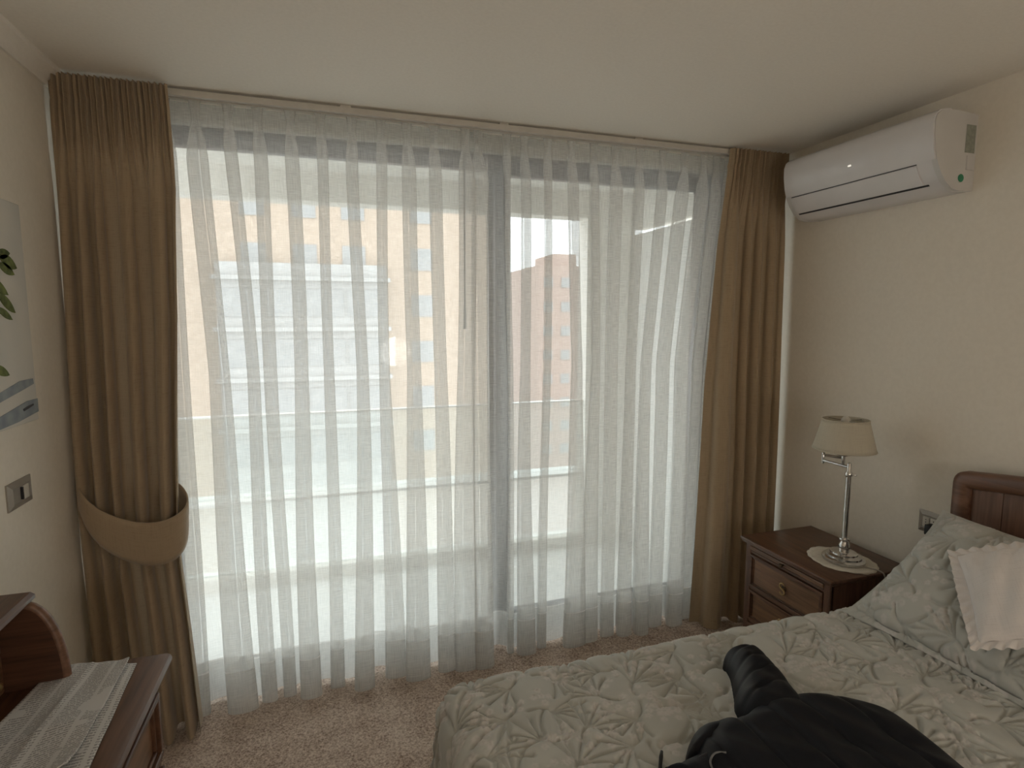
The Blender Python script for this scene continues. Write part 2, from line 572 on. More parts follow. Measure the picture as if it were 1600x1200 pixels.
bal = empty('balcony_balustrade', (0, YBAL + 0.06, 0.06))
tag(bal, 'glass balustrade with frosted lower panels and thin pale rails on the balcony', 'balustrade')
obj('middle_rail', MB().bbox(-3.0, 1.70, YBAL - 0.03, YBAL + 0.16, 0.507, 0.527, 0.004), ALU_RAIL, bal)
obj('top_rail', MB().bbox(-3.0, 1.70, YBAL + 0.03, YBAL + 0.09, 1.018, 1.027, 0.003), ALU_RAIL, bal)
for x0, x1 in ((-3.0, -1.2), (-1.18, 0.30), (0.32, 1.70)):
    obj('glass_panel', MB().box(x0, x1, YBAL + 0.055, YBAL + 0.065, 0.527, 1.018), BALGLASS, bal)
    obj('frosted_panel', MB().box(x0, x1, YBAL + 0.050, YBAL + 0.070, 0.06, 0.505), FROST, bal)

# ================================================================== buildings beyond the balcony
struct(obj('ground', MB().box(-160, 160, 6, 300, -26.2, -26), GROUND), 'street ground far below')

def box_mesh(name, sx, sy, sz, mat):
    me = bpy.data.meshes.new(name)
    m = MB().box(-sx / 2, sx / 2, -sy / 2, sy / 2, 0, sz)
    me.from_pydata(m.v, [], m.f)
    me.materials.append(mat)
    return me

def inst(name, me, loc, parent):
    o = bpy.data.objects.new(name, me)
    COL.objects.link(o)
    o.parent = parent
    o.location = Vector(loc) - rootloc(parent)
    return o

D = 34.0
bA = empty('apartment_building', (-2, D, -26))
tag(bA, 'peach brick apartment block with pale glazed bay facing the balcony', 'building')
obj('wall', MB().box(-20, 9.4, D, D + 12, -26, 30), PEACH, bA)
obj('glazed_bay', MB().box(-5.4, 3.3, D - 0.9, D + 0.1, -26, 4.6), PALEB, bA)
wm = box_mesh('window', 1.25, 0.12, 1.25, FARGLASS)
wm2 = box_mesh('window', 1.9, 0.14, 1.45, FARGLASS)
sm = box_mesh('floor_slab', 9.0, 1.5, 0.22, PALEB)
z0 = 1.585 + (3.52 - 1.585) * D / 30
fl = 2.68
for k in range(-3, 4):
    z = z0 + k * fl
    if z < 5 and k <= 0:
        inst('floor_slab', sm, (-1.05, D - 0.6, z - 0.11), bA)
        for i in range(4):
            inst('window', wm2, (-4.2 + i * 2.1, D - 0.93, z - 2.0), bA)
    for x in (-17.5, -14.5, -11.5, -8.6):
        inst('window', wm, (x, D, z - 2.0), bA)
    if k >= 1:
        for x in (-3.6, -1.0, 1.6):
            inst('window', wm, (x, D, z - 2.0), bA)
    inst('window', wm, (5.4, D, z - 2.0), bA)

bB = empty('apartment_tower', (27, 60, -26))
tag(bB, 'rose brick tower with stepped roof seen beside the balcony pier', 'building')
obj('wall', MB().box(22.4, 36, 60, 72, -26, 7.6), ROSEB, bB)
obj('roof_block', MB().box(24.6, 27.4, 61, 67, 7.6, 9.0), ROSEB, bB)
wm3 = box_mesh('window', 1.1, 0.15, 1.1, FARGLASS)
for k in range(8):
    for i in range(5):
        inst('window', wm3, (23.6 + i * 2.1, 60.0, 5.2 - k * 2.7), bB)

bC = empty('brick_block', (34, 105, -26))
tag(bC, 'low mauve brick block under the open sky, farthest away', 'building')
obj('wall', MB().box(18, 60, 105, 118, -26, 2.6), MAUVE, bC)
obj('parapet', MB().box(17.8, 60.2, 104.8, 105.6, 2.6, 3.2), MAUVE, bC)
wm4 = box_mesh('window', 1.4, 0.2, 1.3, FARGLASS)
for k in range(6):
    for i in range(6):
        inst('window', wm4, (31 + i * 2.2, 105, 0.4 - k * 2.8), bC)

# ================================================================== sheers
Z_HEAD0, Z_HEAD1 = 2.385, 2.305

def build_sheer(name, label, pleats, xedge0, xedge1, seed, ybase=2.485):
    """pleats: (x_top, x_mid, hw_mid, x_bottom, hw_bottom, depth_bottom)"""
    r = np.random.default_rng(seed)
    NF, NL = 9, 21
    zs = np.concatenate([np.linspace(Z_HEAD0, Z_HEAD1, 6)[:-1], np.linspace(Z_HEAD1, 2.10, 12)[:-1], np.linspace(2.10, 0.25, 34)[:-1], np.linspace(0.25, 0.012, 9)])
    ph = r.uniform(0, 6.28, (len(pleats) + 1, 3))
    bow = r.uniform(-0.012, 0.02, len(pleats) + 1)
    bowb = r.uniform(-0.055, 0.03, len(pleats) + 1)
    rows, arcs = [], None
    for z in zs:
        th = float(smoothstep(Z_HEAD1 + 0.01, 2.16, np.array(z)))     # 0 in heading -> 1 below (descending)
        t = (Z_HEAD1 - z) / Z_HEAD1                                      # 0..1 down
        t = max(0.0, t)
        tm = min(1.0, t / 0.40)
        tb = max(0.0, (t - 0.40) / 0.60)
        nk = []
        for i, (xt, xm, hm, xb, hb, db) in enumerate(pleats):
            xn = xt + (xm - xt) * tm + (xb - xm) * tb
            hw_low = (hm + (hb - hm) * tb ** 0.9) * 1.12
            pinch = 0.010 + 0.007 * max(0.0, (z - 2.335) / 0.05) + 0.003 * max(0.0, (2.335 - z) / 0.03)
            hw = pinch * (1 - th) + hw_low * th
            dep = 0.032 * (1 - th) + (0.05 + (db * 1.45 - 0.05) * tb ** 1.3) * th
            xn += 0.004 * math.sin(3.1 * z + ph[i, 0]) * th
            nk.append((xn, hw, dep))
        pts = []
        xs_prev = xedge0[0] + (xedge0[1] - xedge0[0]) * t
        for i in range(len(pleats) + 1):
            g_prev = 0.0 if i == 0 else nk[i - 1][1] * 0.03
            xs_next = nk[i][0] if i < len(pleats) else xedge1[0] + (xedge1[1] - xedge1[0]) * t
            g_next = nk[i][1] * 0.03 if i < len(pleats) else 0.0
            a, b = xs_prev + g_prev, xs_next - g_next
            for k in range(NF):
                s = k / NF if i < len(pleats) else k / (NF - 1)
                bb = bow[i] * th + (bowb[i] - bow[i]) * tb
                y = ybase - (0.010 * math.sin(PI * s) * math.sin(2.3 * z + ph[i, 1]) * th) - bb * math.sin(PI * s)
                pts.append((a + (b - a) * s, y, z))
            if i < len(pleats):
                xn, hw, dep = nk[i]
                sk = 0.18 * hw * math.sin(1.7 * z + ph[i, 2]) * th
                for k in range(NL):
                    s = k / NL
                    x = xn + hw * 0.03 * (2 * s - 1) - hw * math.sin(2 * PI * s) * (1.0 - 0.15 * math.cos(2 * PI * s)) + sk * math.sin(PI * s)
                    if th < 0.6:      # three fingers of a pinch pleat
                        x += (1 - th) * 0.004 * math.sin(6 * PI * s)
                    y = ybase - dep * math.sin(PI * s) ** 0.8
                    pts.append((x, y, z))
                xs_prev = xn
        rows.append(pts)
    P = np.array(rows)
    mid = P[len(zs) // 2]
    seg = np.r_[0, np.cumsum(np.linalg.norm(np.diff(mid[:, :2], axis=0), axis=1))]
    UV = np.stack([np.broadcast_to(seg, P.shape[:2]), P[:, :, 2]], -1)
    # the lower edge is not ruler straight
    low = smoothstep(0.3, 0.0, P[:, :, 2])
    P[:, :, 2] += low * (0.006 * np.sin(seg * 9 + seed)[None, :] + 0.004)
    root = empty(name, ((xedge0[1] + xedge1[1]) / 2, ybase, 0))
    tag(root, label, 'curtain', 'white sheer curtains')
    obj('panel', MB().grid(P, UV), SHEER, root, smooth=True, fixn=False)
    # doubled heading tape and doubled hem lie right behind the panel
    hi = [i for i, z in enumerate(zs) if z >= Z_HEAD1 - 1e-6]
    nt_ = 80
    Q = np.zeros((len(hi), nt_, 3))
    for j_, i_ in enumerate(hi):
        Q[j_, :, 0] = np.linspace(P[i_, 0, 0], P[i_, -1, 0], nt_)
        Q[j_, :, 1] = ybase + 0.006
        Q[j_, :, 2] = P[i_, 0, 2]
    UVt = np.stack([Q[:, :, 0], Q[:, :, 2]], -1)
    obj('heading_tape', MB().grid(Q, UVt), SHEER_T, root, smooth=True, fixn=False)
    zi = [i for i, z in enumerate(zs) if z <= 0.20]
    Q = P[zi].copy()
    Q[:, :, 1] += 0.004
    obj('hem', MB().grid(Q, UV[zi]), SHEER_H, root, smooth=True, fixn=False)
    # stitched top edge of the hem, a thin raised thread line
    st = MB()
    e0 = P[zi[0]].copy()
    e1 = e0.copy()
    e0[:, 1] -= 0.0015
    e1[:, 1] -= 0.0015
    e1[:, 2] -= 0.006
    obj('hem_stitch', st.grid(np.stack([e0, e1]), np.stack([UV[zi[0]], UV[zi[0]]])), SHEER_H, root, smooth=True, fixn=False)
    return root

LP = [(-0.535, -0.532, 0.026, -0.530, 0.030, 0.060), (-0.435, -0.400, 0.032, -0.372, 0.050, 0.090), (-0.324, -0.285, 0.020, -0.272, 0.026, 0.055), (-0.223, -0.212, 0.022, -0.200, 0.022, 0.045),
      (-0.107, -0.107, 0.023, -0.108, 0.037, 0.085), (0.004, 0.006, 0.018, -0.002, 0.026, 0.045), (0.122, 0.131, 0.021, 0.107, 0.037, 0.090),
      (0.235, 0.231, 0.019, 0.235, 0.040, 0.060), (0.341, 0.354, 0.026, 0.335, 0.048, 0.085), (0.451, 0.460, 0.024, 0.475, 0.036, 0.080),
      (0.585, 0.575, 0.034, 0.560, 0.050, 0.085), (0.640, 0.640, 0.032, 0.640, 0.040, 0.095)]
RP = [(0.772, 0.785, 0.011, 0.782, 0.014, 0.050), (0.853, 0.860, 0.021, 0.840, 0.040, 0.080), (0.963, 0.960, 0.016, 0.935, 0.020, 0.045),
      (1.079, 1.118, 0.024, 1.082, 0.050, 0.085), (1.188, 1.205, 0.018, 1.175, 0.044, 0.070), (1.301, 1.295, 0.030, 1.290, 0.032, 0.050),
      (1.426, 1.395, 0.024, 1.370, 0.034, 0.080), (1.552, 1.480, 0.026, 1.452, 0.032, 0.085), (1.674, 1.575, 0.034, 1.560, 0.032, 0.050),
      (1.782, 1.680, 0.034, 1.660, 0.038, 0.075), (1.855, 1.775, 0.028, 1.760, 0.028, 0.03), (1.922, 1.850, 0.03, 1.84, 0.03, 0.025)]
build_sheer('sheer_curtain', 'white sheer curtain panel beside the tied-back tan curtain', LP, (-0.60, -0.64), (0.690, 0.695), 3, 2.480)
build_sheer('sheer_curtain', 'white sheer curtain panel nearer the nightstand', RP, (0.685, 0.69), (1.99, 1.93), 5, 2.492)

# curtain track under the ceiling
trk = empty('curtain_track', ((XL + XR) / 2, 2.44, ZC - 0.03))
tag(trk, 'long white curtain track fixed under the ceiling above the sheers', 'curtain track')
obj('rail', MB().bbox(XL + 0.02, XR - 0.02, 2.425, 2.445, ZC - 0.031, ZC - 0.008, 0.002), TRACK, trk)
obj('back_rail', MB().bbox(XL + 0.02, XR - 0.02, 2.455, 2.475, ZC - 0.033, ZC - 0.008, 0.002), TRACK, trk)
for x in (-0.7, 0.1, 0.75, 1.4, 2.05):
    obj('bracket', MB().box(x - 0.02, x + 0.02, 2.43, 2.47, ZC - 0.01, ZC), TRACK, trk)

wand = empty('curtain_wand', (0.600, 2.545, 1.46))
tag(wand, 'thin draw rod hanging behind the sheer near the door stile', 'curtain rod')
obj('rod', MB().tube([(0.600, 2.545, 2.375), (0.598, 2.548, 1.62)], 0.0035, 8), DARKSLOT, wand, smooth=True)
obj('grip', MB().tube([(0.598, 2.548, 1.64), (0.598, 2.548, 1.63), (0.598, 2.548, 1.545)], [0.004, 0.0065, 0.0065], 10), DARKSLOT, wand, smooth=40)

# added floor-standing lamp, unseen behind the viewer, brightens the room
PLX, PLY, PLZ = 0.75, -1.45, 1.22
cl = empty('fill_lamp', (PLX, PLY, 0))
tag(cl, 'added fill lamp with opal globe standing unseen behind the viewer', 'lamp')
m, nt, b, o_ = newmat('fill_lamp_opal')
b.inputs['Base Color'].default_value = (0.9, 0.88, 0.84, 1)
b.inputs['Emission Color'].default_value = (1.0, 0.95, 0.88, 1)
b.inputs['Emission Strength'].default_value = 18.0
obj('base', MB().lathe([(0.14, 0), (0.142, 0.012), (0.13, 0.022), (0.02, 0.03)], (PLX, PLY, 0.001), 24), CHROME, cl, smooth=40)
obj('pole', MB().tube([(PLX, PLY, 0.025), (PLX, PLY, PLZ - 0.165)], 0.011, 12), CHROME, cl, smooth=50)
obj('globe', MB().lathe([(0.17 * math.sin(a), -0.17 * math.cos(a)) for a in np.linspace(0.05, PI - 0.05, 12)], (PLX, PLY, PLZ), 18), m, cl, smooth=True)

# ================================================================== heavy tan curtains
def lerp_tab(tab, z):
    zs = [a for a, _ in tab][::-1]
    vs_ = [b for _, b in tab][::-1]
    return float(np.interp(z, zs, vs_))

def build_drape(name, label, xl, xr, y0, depth, brk, amp, seed, zbot, gather=20, skew=None):
    """xl/xr/y0/depth: tables (z, value) descending z. brk: u positions of alternate front/back creases; amp per crease"""
    r = np.random.default_rng(seed)
    zs = np.concatenate([np.linspace(2.408, 2.30, 9)[:-1], np.linspace(2.30, 1.9, 18)[:-1], np.linspace(1.9, zbot, 60)])
    nu = 260
    u = np.linspace(0, 1, nu)
    P = np.zeros((len(zs), nu, 3))
    gph = r.uniform(0, 6.28, 4)
    for j, z in enumerate(zs):
        b = np.array(brk)
        if skew is not None:
            b = b + skew(z, b)
        psi = np.interp(u, b, np.arange(len(b)) * PI)
        am = np.interp(u, b, amp)
        th = float(smoothstep(2.32, 1.95, np.array(z)))
        hd = float(smoothstep(2.10, 2.33, np.array(z)))
        a, c = lerp_tab(xl, z), lerp_tab(xr, z)
        d = lerp_tab(depth, z)
        wv = np.interp(u, b, np.gradient(b))      # local crease spacing
        x = a + (c - a) * (u + th * 0.20 * wv * np.sin(2 * psi))
        y = lerp_tab(y0, z) - d * th * am * 0.5 * (1 - np.cos(psi)) 
        fine = np.sin(2 * PI * gather * u + 1.2 * np.sin(5 * u + gph[0]) + gph[1]) + 0.5 * np.sin(2 * PI * gather * 1.7 * u + gph[2])
        y = y - (0.011 * hd + 0.006 * (1 - hd) * (1 - th)) * fine - 0.02 * (1 - th)
        # gathering cords nip the heading
        nip = math.exp(-((z - 2.325) / 0.012) ** 2)
        y = y + 0.006 * nip
        y += 0.004 * np.sin(7 * u + 2.1 * z + gph[3]) * th
        P[j, :, 0] = x
        P[j, :, 1] = y
        P[j, :, 2] = z
    seg = np.linspace(0, 1.3, nu)
    UV = np.stack([np.broadcast_to(seg, P.shape[:2]), P[:, :, 2]], -1)
    root = empty(name, (float(np.mean(P[-1, :, 0])), float(np.mean(P[-1, :, 1])), 0))
    tag(root, label, 'curtain', 'heavy tan curtains')
    hi = [i for i, z in enumerate(zs) if z >= 2.31]
    lo = [i for i, z in enumerate(zs) if z <= 2.3101]
    lo = [hi[-1]] + [i for i in lo if i != hi[-1]]
    obj('cloth', MB().grid(P[lo], UV[lo]), DRAPE, root, smooth=True, fixn=False)
    obj('gathered_heading', MB().grid(P[hi], UV[hi]), DRAPE, root, smooth=True, fixn=False)
    # turned side hem, giving the leading edge its thickness
    return root, P

dl, PL_ = build_drape('tan_curtain', 'heavy tan curtain tied back against the left wall',
    [(2.42, -0.856), (1.6, -0.868), (1.05, -0.868), (0.85, -0.867), (0.6, -0.868), (0.0, -0.868)],
    [(2.42, -0.505), (2.04, -0.492), (1.585, -0.507), (1.1, -0.530), (0.92, -0.536), (0.80, -0.545), (0.66, -0.540), (0.36, -0.525), (0.0, -0.508)],
    [(2.42, 2.405), (1.6, 2.40), (1.1, 2.375), (0.92, 2.362), (0.72, 2.362), (0.5, 2.375), (0.0, 2.385)],
    [(2.42, 0.03), (1.9, 0.075), (1.2, 0.105), (0.90, 0.095), (0.72, 0.085), (0.5, 0.10), (0.0, 0.13)],
    [0, .08, .16, .23, .31, .37, .44, .62, .68, .88, .93, 1.0],
    [0.5, .70, .35, .8, .35, .75, .35, 1.0, .55, 1.0, .45, .8], 21, 0.015, 22,
    skew=lambda z, b: 0.11 * np.sin(PI * b) * (1.5 - z) / 1.6)
dr, PR_ = build_drape('tan_curtain', 'heavy tan curtain hanging loose beside the nightstand',
    [(2.42, 1.885), (1.9, 1.832), (1.27, 1.79), (0.45, 1.767), (0.0, 1.748)],
    [(2.42, 2.225), (1.6, 2.222), (0.0, 2.222)],
    [(2.42, 2.415), (1.6, 2.415), (0.0, 2.405)],
    [(2.42, 0.03), (1.9, 0.06), (1.0, 0.085), (0.0, 0.10)],
    [0, .20, .42, .50, .58, .66, .74, .84, .92, 1.0],
    [0.45, 1.0, .25, .75, .2, .75, .3, .7, .3, .5], 33, 0.015, 17,
    skew=lambda z, b: -0.10 * np.sin(PI * b) * max(0, (z - 0.9)) / 1.5)

# tieback band
tb_path = [(-0.862, 2.40, 1.005), (-0.852, 2.345, 0.985), (-0.825, 2.290, 0.940), (-0.785, 2.262, 0.888), (-0.73, 2.250, 0.842), (-0.66, 2.244, 0.808), (-0.595, 2.246, 0.798),
           (-0.548, 2.262, 0.808), (-0.524, 2.295, 0.835), (-0.530, 2.35, 0.870), (-0.58, 2.41, 0.91), (-0.68, 2.43, 0.94), (-0.80, 2.42, 0.975), (-0.862, 2.405, 1.005)]
tb_half = [0.030, 0.040, 0.054, 0.064, 0.072, 0.077, 0.079, 0.080, 0.074, 0.070, 0.066, 0.06, 0.045, 0.03]
def catmull(pts, n):
    pts = [np.array(p, float) for p in pts]
    out = []
    for i in range(len(pts) - 1):
        p0, p1, p2, p3 = pts[max(i - 1, 0)], pts[i], pts[i + 1], pts[min(i + 2, len(pts) - 1)]
        for k in range(n):
            t = k / n
            out.append(0.5 * ((2 * p1) + (-p0 + p2) * t + (2 * p0 - 5 * p1 + 4 * p2 - p3) * t * t + (-p0 + 3 * p1 - 3 * p2 + p3) * t ** 3))
    out.append(pts[-1])
    return np.array(out)
cp = catmull([(*p, h) for p, h in zip(tb_path, tb_half)], 8)
rows = []
for s in np.linspace(1, -1, 9):
    q = cp[:, :3].copy()
    q[:, 2] += s * cp[:, 3]
    # outward swell
    tan = np.gradient(cp[:, :2], axis=0)
    nrm = np.stack([-tan[:, 1], tan[:, 0]], -1)
    nrm /= np.linalg.norm(nrm, axis=1, keepdims=True) + 1e-9
    bulge = 0.006 * (1 - s * s) + 0.010 * max(0, s) * np.interp(np.arange(len(cp)), [0, 40, 60, len(cp)], [0, 0.3, 1, 0])
    q[:, 0] += nrm[:, 0] * -bulge
    q[:, 1] -= nrm[:, 1] * bulge
    rows.append(q)
P = np.array(rows)
UV = np.stack(np.meshgrid(np.linspace(0, 1.2, P.shape[1]), np.linspace(0, 0.17, 9)), -1)
tbr = empty('curtain_tieback', (-0.7, 2.3, 0.75))
tag(tbr, 'broad tan fabric tieback looped around the left curtain', 'tieback')
o = obj('band', MB().grid(P, UV), TIEM, tbr, smooth=True, fixn=False)
md = o.modifiers.new('thickness', 'SOLIDIFY')
md.thickness = 0.005
lowe = P[-1].copy()
lowe[:, 2] += 0.006
obj('piped_edge', MB().tube([tuple(p) for p in lowe[::2]], 0.004, 6), TIEM, tbr, smooth=True)
obj('wall_hook', MB().tube([(XL, 2.405, 1.0), (XL + 0.02, 2.405, 1.0), (XL + 0.025, 2.405, 1.015)], 0.005, 8), BRASS, tbr, smooth=True)

# ================================================================== air conditioner
AW = 2.20
ac = empty('air_conditioner', (AW, 1.84, 2.03))
tag(ac, 'white split air conditioner high on the wall above the nightstand', 'air conditioner')
AY0, AY1 = 1.49, 2.19
prof = [(AW, 2.30), (2.10, 2.306), (2.05, 2.304), (2.018, 2.297), (2.000, 2.283), (1.992, 2.262), (1.993, 2.22), (2.001, 2.17), (2.014, 2.128), (2.032, 2.094), (2.06, 2.06), (2.095, 2.036), (2.13, 2.03), (AW, 2.034)]
obj('casing', MB().prism(prof, 1, AY0 + 0.02, AY1 - 0.02), PLASTIC, ac, smooth=35)
for y0, y1 in ((AY0, AY0 + 0.021), (AY1 - 0.021, AY1)):
    cc = []
    for (x, z) in prof:
        cc.append((x, z))
    obj('end_cap', MB().prism(cc, 1, y0, y1), PLASTIC_S, ac, smooth=35)
# front panel: thin shell standing proud of the casing
def shell(pts, off, y0, y1):
    p = np.array(pts)
    t = np.gradient(p, axis=0)
    n = np.stack([t[:, 1], -t[:, 0]], -1)
    n /= np.linalg.norm(n, axis=1, keepdims=True)
    if n[len(p) // 2, 0] > 0:
        n = -n
    outer = p + n * off
    return MB().prism([tuple(a) for a in outer] + [tuple(a) for a in p[::-1]], 1, y0, y1)
obj('front_panel', shell([(2.07, 2.3045), (2.05, 2.304), (2.018, 2.297), (2.000, 2.283), (1.992, 2.262), (1.993, 2.22), (2.001, 2.17), (2.012, 2.134)], 0.005, AY0 + 0.004, AY1 - 0.004), PLASTIC, ac, smooth=35)
lv = obj('louver', shell([(2.0155, 2.126), (2.032, 2.094), (2.058, 2.063)], 0.004, AY0 + 0.075, AY1 - 0.03), PLASTIC, ac, smooth=35)
obj('air_slot', shell([(2.061, 2.0605), (2.0675, 2.0552)], 0.0015, AY0 + 0.06, AY1 - 0.03), DARKSLOT, ac)
obj('louver_gap', shell([(2.0132, 2.1312), (2.0148, 2.1277)], 0.0006, AY0 + 0.075, AY1 - 0.03), DARKSLOT, ac)
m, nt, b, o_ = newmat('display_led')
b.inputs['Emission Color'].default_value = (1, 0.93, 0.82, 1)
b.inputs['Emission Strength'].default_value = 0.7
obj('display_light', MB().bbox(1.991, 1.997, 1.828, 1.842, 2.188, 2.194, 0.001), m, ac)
obj('round_sticker', MB().lathe([(0.014, 0), (0.014, 0.001)], (0, 0, 0), 20), GREEN_STK, ac)
st = ac.children[-1]
st.rotation_euler = (PI / 2, 0, 0)
st.location = Vector((2.135, AY0 - 0.0005, 2.075)) - ac.location
for p in st.data.vertices:      # mesh was written relative to the unit; bring it to its own centre
    p.co += ac.location
obj('rating_label', MB().box(2.145, 2.192, AY0 - 0.001, AY0 + 0.001, 2.165, 2.262), GREY_STK, ac)
obj('small_label', MB().box(2.16, 2.182, AY0 - 0.001, AY0 + 0.001, 2.118, 2.142), DARKSLOT, ac)
obj('side_clip', MB().bbox(2.155, 2.195, AY0 - 0.004, AY0 + 0.002, 2.105, 2.155, 0.002), PLASTIC_S, ac)
obj('wall_plate', MB().box(AW - 0.02, AW, AY0 + 0.03, AY1 - 0.03, 2.05, 2.31), DARKSLOT, ac)

ac.location += Vector((XR - AW, 0.042, 0.019))

# ================================================================== nightstand
NX0, NX1, NY0, NY1, NZ = 1.79, 2.205, 1.60, 2.105, 0.595
ns = empty('nightstand', ((NX0 + NX1) / 2, (NY0 + NY1) / 2, 0))
tag(ns, 'dark wooden nightstand with panelled drawers beside the bed', 'nightstand')
obj('top', MB().bbox(NX0, NX1, NY0, NY1, NZ - 0.016, NZ, 0.005).bbox(NX0 + 0.008, NX1, NY0 + 0.008, NY1 - 0.008, NZ - 0.026, NZ - 0.016, 0.003), WOOD_D, ns, smooth=40)
bx0, by0, by1 = NX0 + 0.028, NY0 + 0.02, NY1 - 0.02
obj('side_panel', MB().bbox(bx0, NX1 - 0.005, by0, by0 + 0.018, 0.05, NZ - 0.026, 0.002), WOOD_Z, ns)
obj('side_panel', MB().bbox(bx0, NX1 - 0.005, by1 - 0.018, by1, 0.05, NZ - 0.026, 0.002), WOOD_Z, ns)
obj('back_panel', MB().box(NX1 - 0.02, NX1 - 0.006, by0 + 0.018, by1 - 0.018, 0.05, NZ - 0.026), WOOD_Z, ns)
for (a, c) in ((by0, by0 + 0.03), (by1 - 0.03, by1)):
    obj('corner_post', MB().bbox(bx0 - 0.008, bx0 + 0.012, a, c, 0.0, NZ - 0.026, 0.003), WOOD_Z, ns)
obj('plinth', MB().bbox(bx0 - 0.006, NX1 - 0.01, by0 + 0.03, by1 - 0.03, 0.0, 0.07, 0.003), WOOD_D, ns)
sl = obj('pull_out_shelf', MB().bbox(bx0 - 0.012, NX1 - 0.03, by0 + 0.03, by1 - 0.03, 0.543, 0.562, 0.003), WOOD_F, ns)
obj('knob', MB().lathe([(0.0, 0), (0.005, 0.0), (0.004, 0.006), (0.009, 0.012), (0.010, 0.017), (0.006, 0.021), (0.0, 0.022)], (0, 0, 0), 14), DARKMETAL, sl, smooth=True)
k_ = sl.children[-1]
for p in k_.data.vertices:
    c_ = p.co + ns.location
    p.co = Vector((bx0 - 0.012 - c_.z, 1.855 + c_.x, 0.5525 + c_.y)) - ns.location
obj('front_rail', MB().bbox(bx0 - 0.006, bx0 + 0.015, by0 + 0.03, by1 - 0.03, 0.528, 0.540, 0.002), WOOD_D, ns)

def drawer(z0, z1):
    y0, y1 = by0 + 0.032, by1 - 0.032
    d = obj('drawer', MB().bbox(bx0 - 0.003, bx0 + 0.25, y0 + 0.004, y1 - 0.004, z0 + 0.004, z1 - 0.004, 0.002), WOOD_F, ns)
    # moulded frame of four mitred strips round the sunk panel
    mo = MB()
    for (a, bw, xo) in ((0.0, 0.012, -0.012), (0.012, 0.007, -0.007)):
        A0, A1, B0, B1 = y0 + a, y1 - a, z0 + a, z1 - a
        mo.bbox(bx0 + xo, bx0, A0, A1, B1 - bw, B1, 0.002)
        mo.bbox(bx0 + xo, bx0, A0, A1, B0, B0 + bw, 0.002)
        mo.bbox(bx0 + xo, bx0, A0, A0 + bw, B0 + bw, B1 - bw, 0.002)
        mo.bbox(bx0 + xo, bx0, A1 - bw, A1, B0 + bw, B1 - bw, 0.002)
    obj('moulding', mo, WOOD_D, d)
    ym, zm = (y0 + y1) / 2, (z0 + z1) / 2
    h = MB()
    S = []
    for k in range(41):
        t = k / 40
        if t < 0.5:
            a = PI * 0.10 + (t / 0.5) * PI * 1.4
            S.append((bx0 - 0.014, ym - 0.012 * math.cos(a) * 1.1, zm + 0.0125 + 0.012 * math.sin(a)))
        else:
            a = PI * 0.5 - ((t - 0.5) / 0.5) * PI * 1.4
            S.append((bx0 - 0.014, ym - 0.012 * math.cos(a) * 1.1, zm - 0.0125 + 0.012 * math.sin(a)))
    h.tube(S, [0.0026 + 0.0016 * math.sin(PI * k / 40) for k in range(41)], 8)
    h.tube([(bx0 - 0.002, ym, zm), (bx0 - 0.014, ym, zm)], 0.004, 8)
    obj('pull', h, BRASS, d, smooth=True)
    obj('pull_plate', MB().lathe([(0.013, 0), (0.013, 0.002), (0.008, 0.004)], (0, 0, 0), 16), DARKMETAL, d, smooth=40)
    q = d.children[-1]
    for p in q.data.vertices:
        c_ = p.co + ns.location
        p.co = Vector((bx0 - 0.003 - c_.z, ym + c_.x, zm + c_.y)) - ns.location
drawer(0.372, 0.524)
obj('front_rail', MB().bbox(bx0 - 0.006, bx0 + 0.015, by0 + 0.03, by1 - 0.03, 0.358, 0.370, 0.002), WOOD_D, ns)
drawer(0.215, 0.356)
obj('front_rail', MB().bbox(bx0 - 0.006, bx0 + 0.015, by0 + 0.03, by1 - 0.03, 0.202, 0.213, 0.002), WOOD_D, ns)
drawer(0.075, 0.200)

# doily
dn = 96
ring = []
dc = (2.00, 1.745)
for rr in (0.02, 0.06, 0.09, 0.115, 0.128):
    row = []
    for k in range(dn + 1):
        a = 2 * PI * k / dn
        e = rr * (1 + (0.035 * abs(math.sin(8 * a)) if rr > 0.12 else 0))
        row.append((dc[0] + 0.90 * e * math.cos(a), dc[1] + 1.05 * e * math.sin(a), NZ + 0.002 + 0.0015 * math.sin(5 * a) * rr / 0.128 * (rr > 0.1) + 0.001))
    ring.append(row)
P = np.array(ring)
UV = P[:, :, :2].copy()
d = obj('doily', MB().grid(P, UV), DOILY, None, smooth=True, fixn=True)
tag(d, 'round ecru doily with scalloped edge under the table lamp', 'doily')
md = d.modifiers.new('thickness', 'SOLIDIFY')
md.thickness = 0.002

# ================================================================== swing arm table lamp
LX, LY, LZ = 2.0, 1.738, NZ + 0.004
lamp = empty('table_lamp', (LX, LY, LZ))
tag(lamp, 'brushed metal swing-arm table lamp with cream shade on the doily', 'lamp')
obj('base', MB().lathe([(0.082, 0), (0.084, 0.005), (0.083, 0.012), (0.074, 0.015), (0.070, 0.017), (0.069, 0.024), (0.058, 0.028), (0.054, 0.030), (0.053, 0.036), (0.040, 0.041), (0.026, 0.044)], (LX, LY, LZ), 40, 0.9, 1.0), CHROME, lamp, smooth=45)
obj('stem_foot', MB().lathe([(0.018, 0.042), (0.022, 0.055), (0.020, 0.07), (0.013, 0.082), (0.020, 0.085), (0.022, 0.090), (0.020, 0.095), (0.012, 0.097)], (LX, LY, LZ), 24), CHROME, lamp, smooth=45)
obj('stem', MB().tube([(LX, LY, LZ + 0.095), (LX, LY, LZ + 0.36)], 0.0105, 18), CHROME, lamp, smooth=50)
obj('stem_cap', MB().lathe([(0.0105, 0.352), (0.014, 0.356), (0.015, 0.365), (0.012, 0.372), (0.008, 0.376), (0.008, 0.405), (0.005, 0.410)], (LX, LY, LZ), 18), CHROME, lamp, smooth=45)
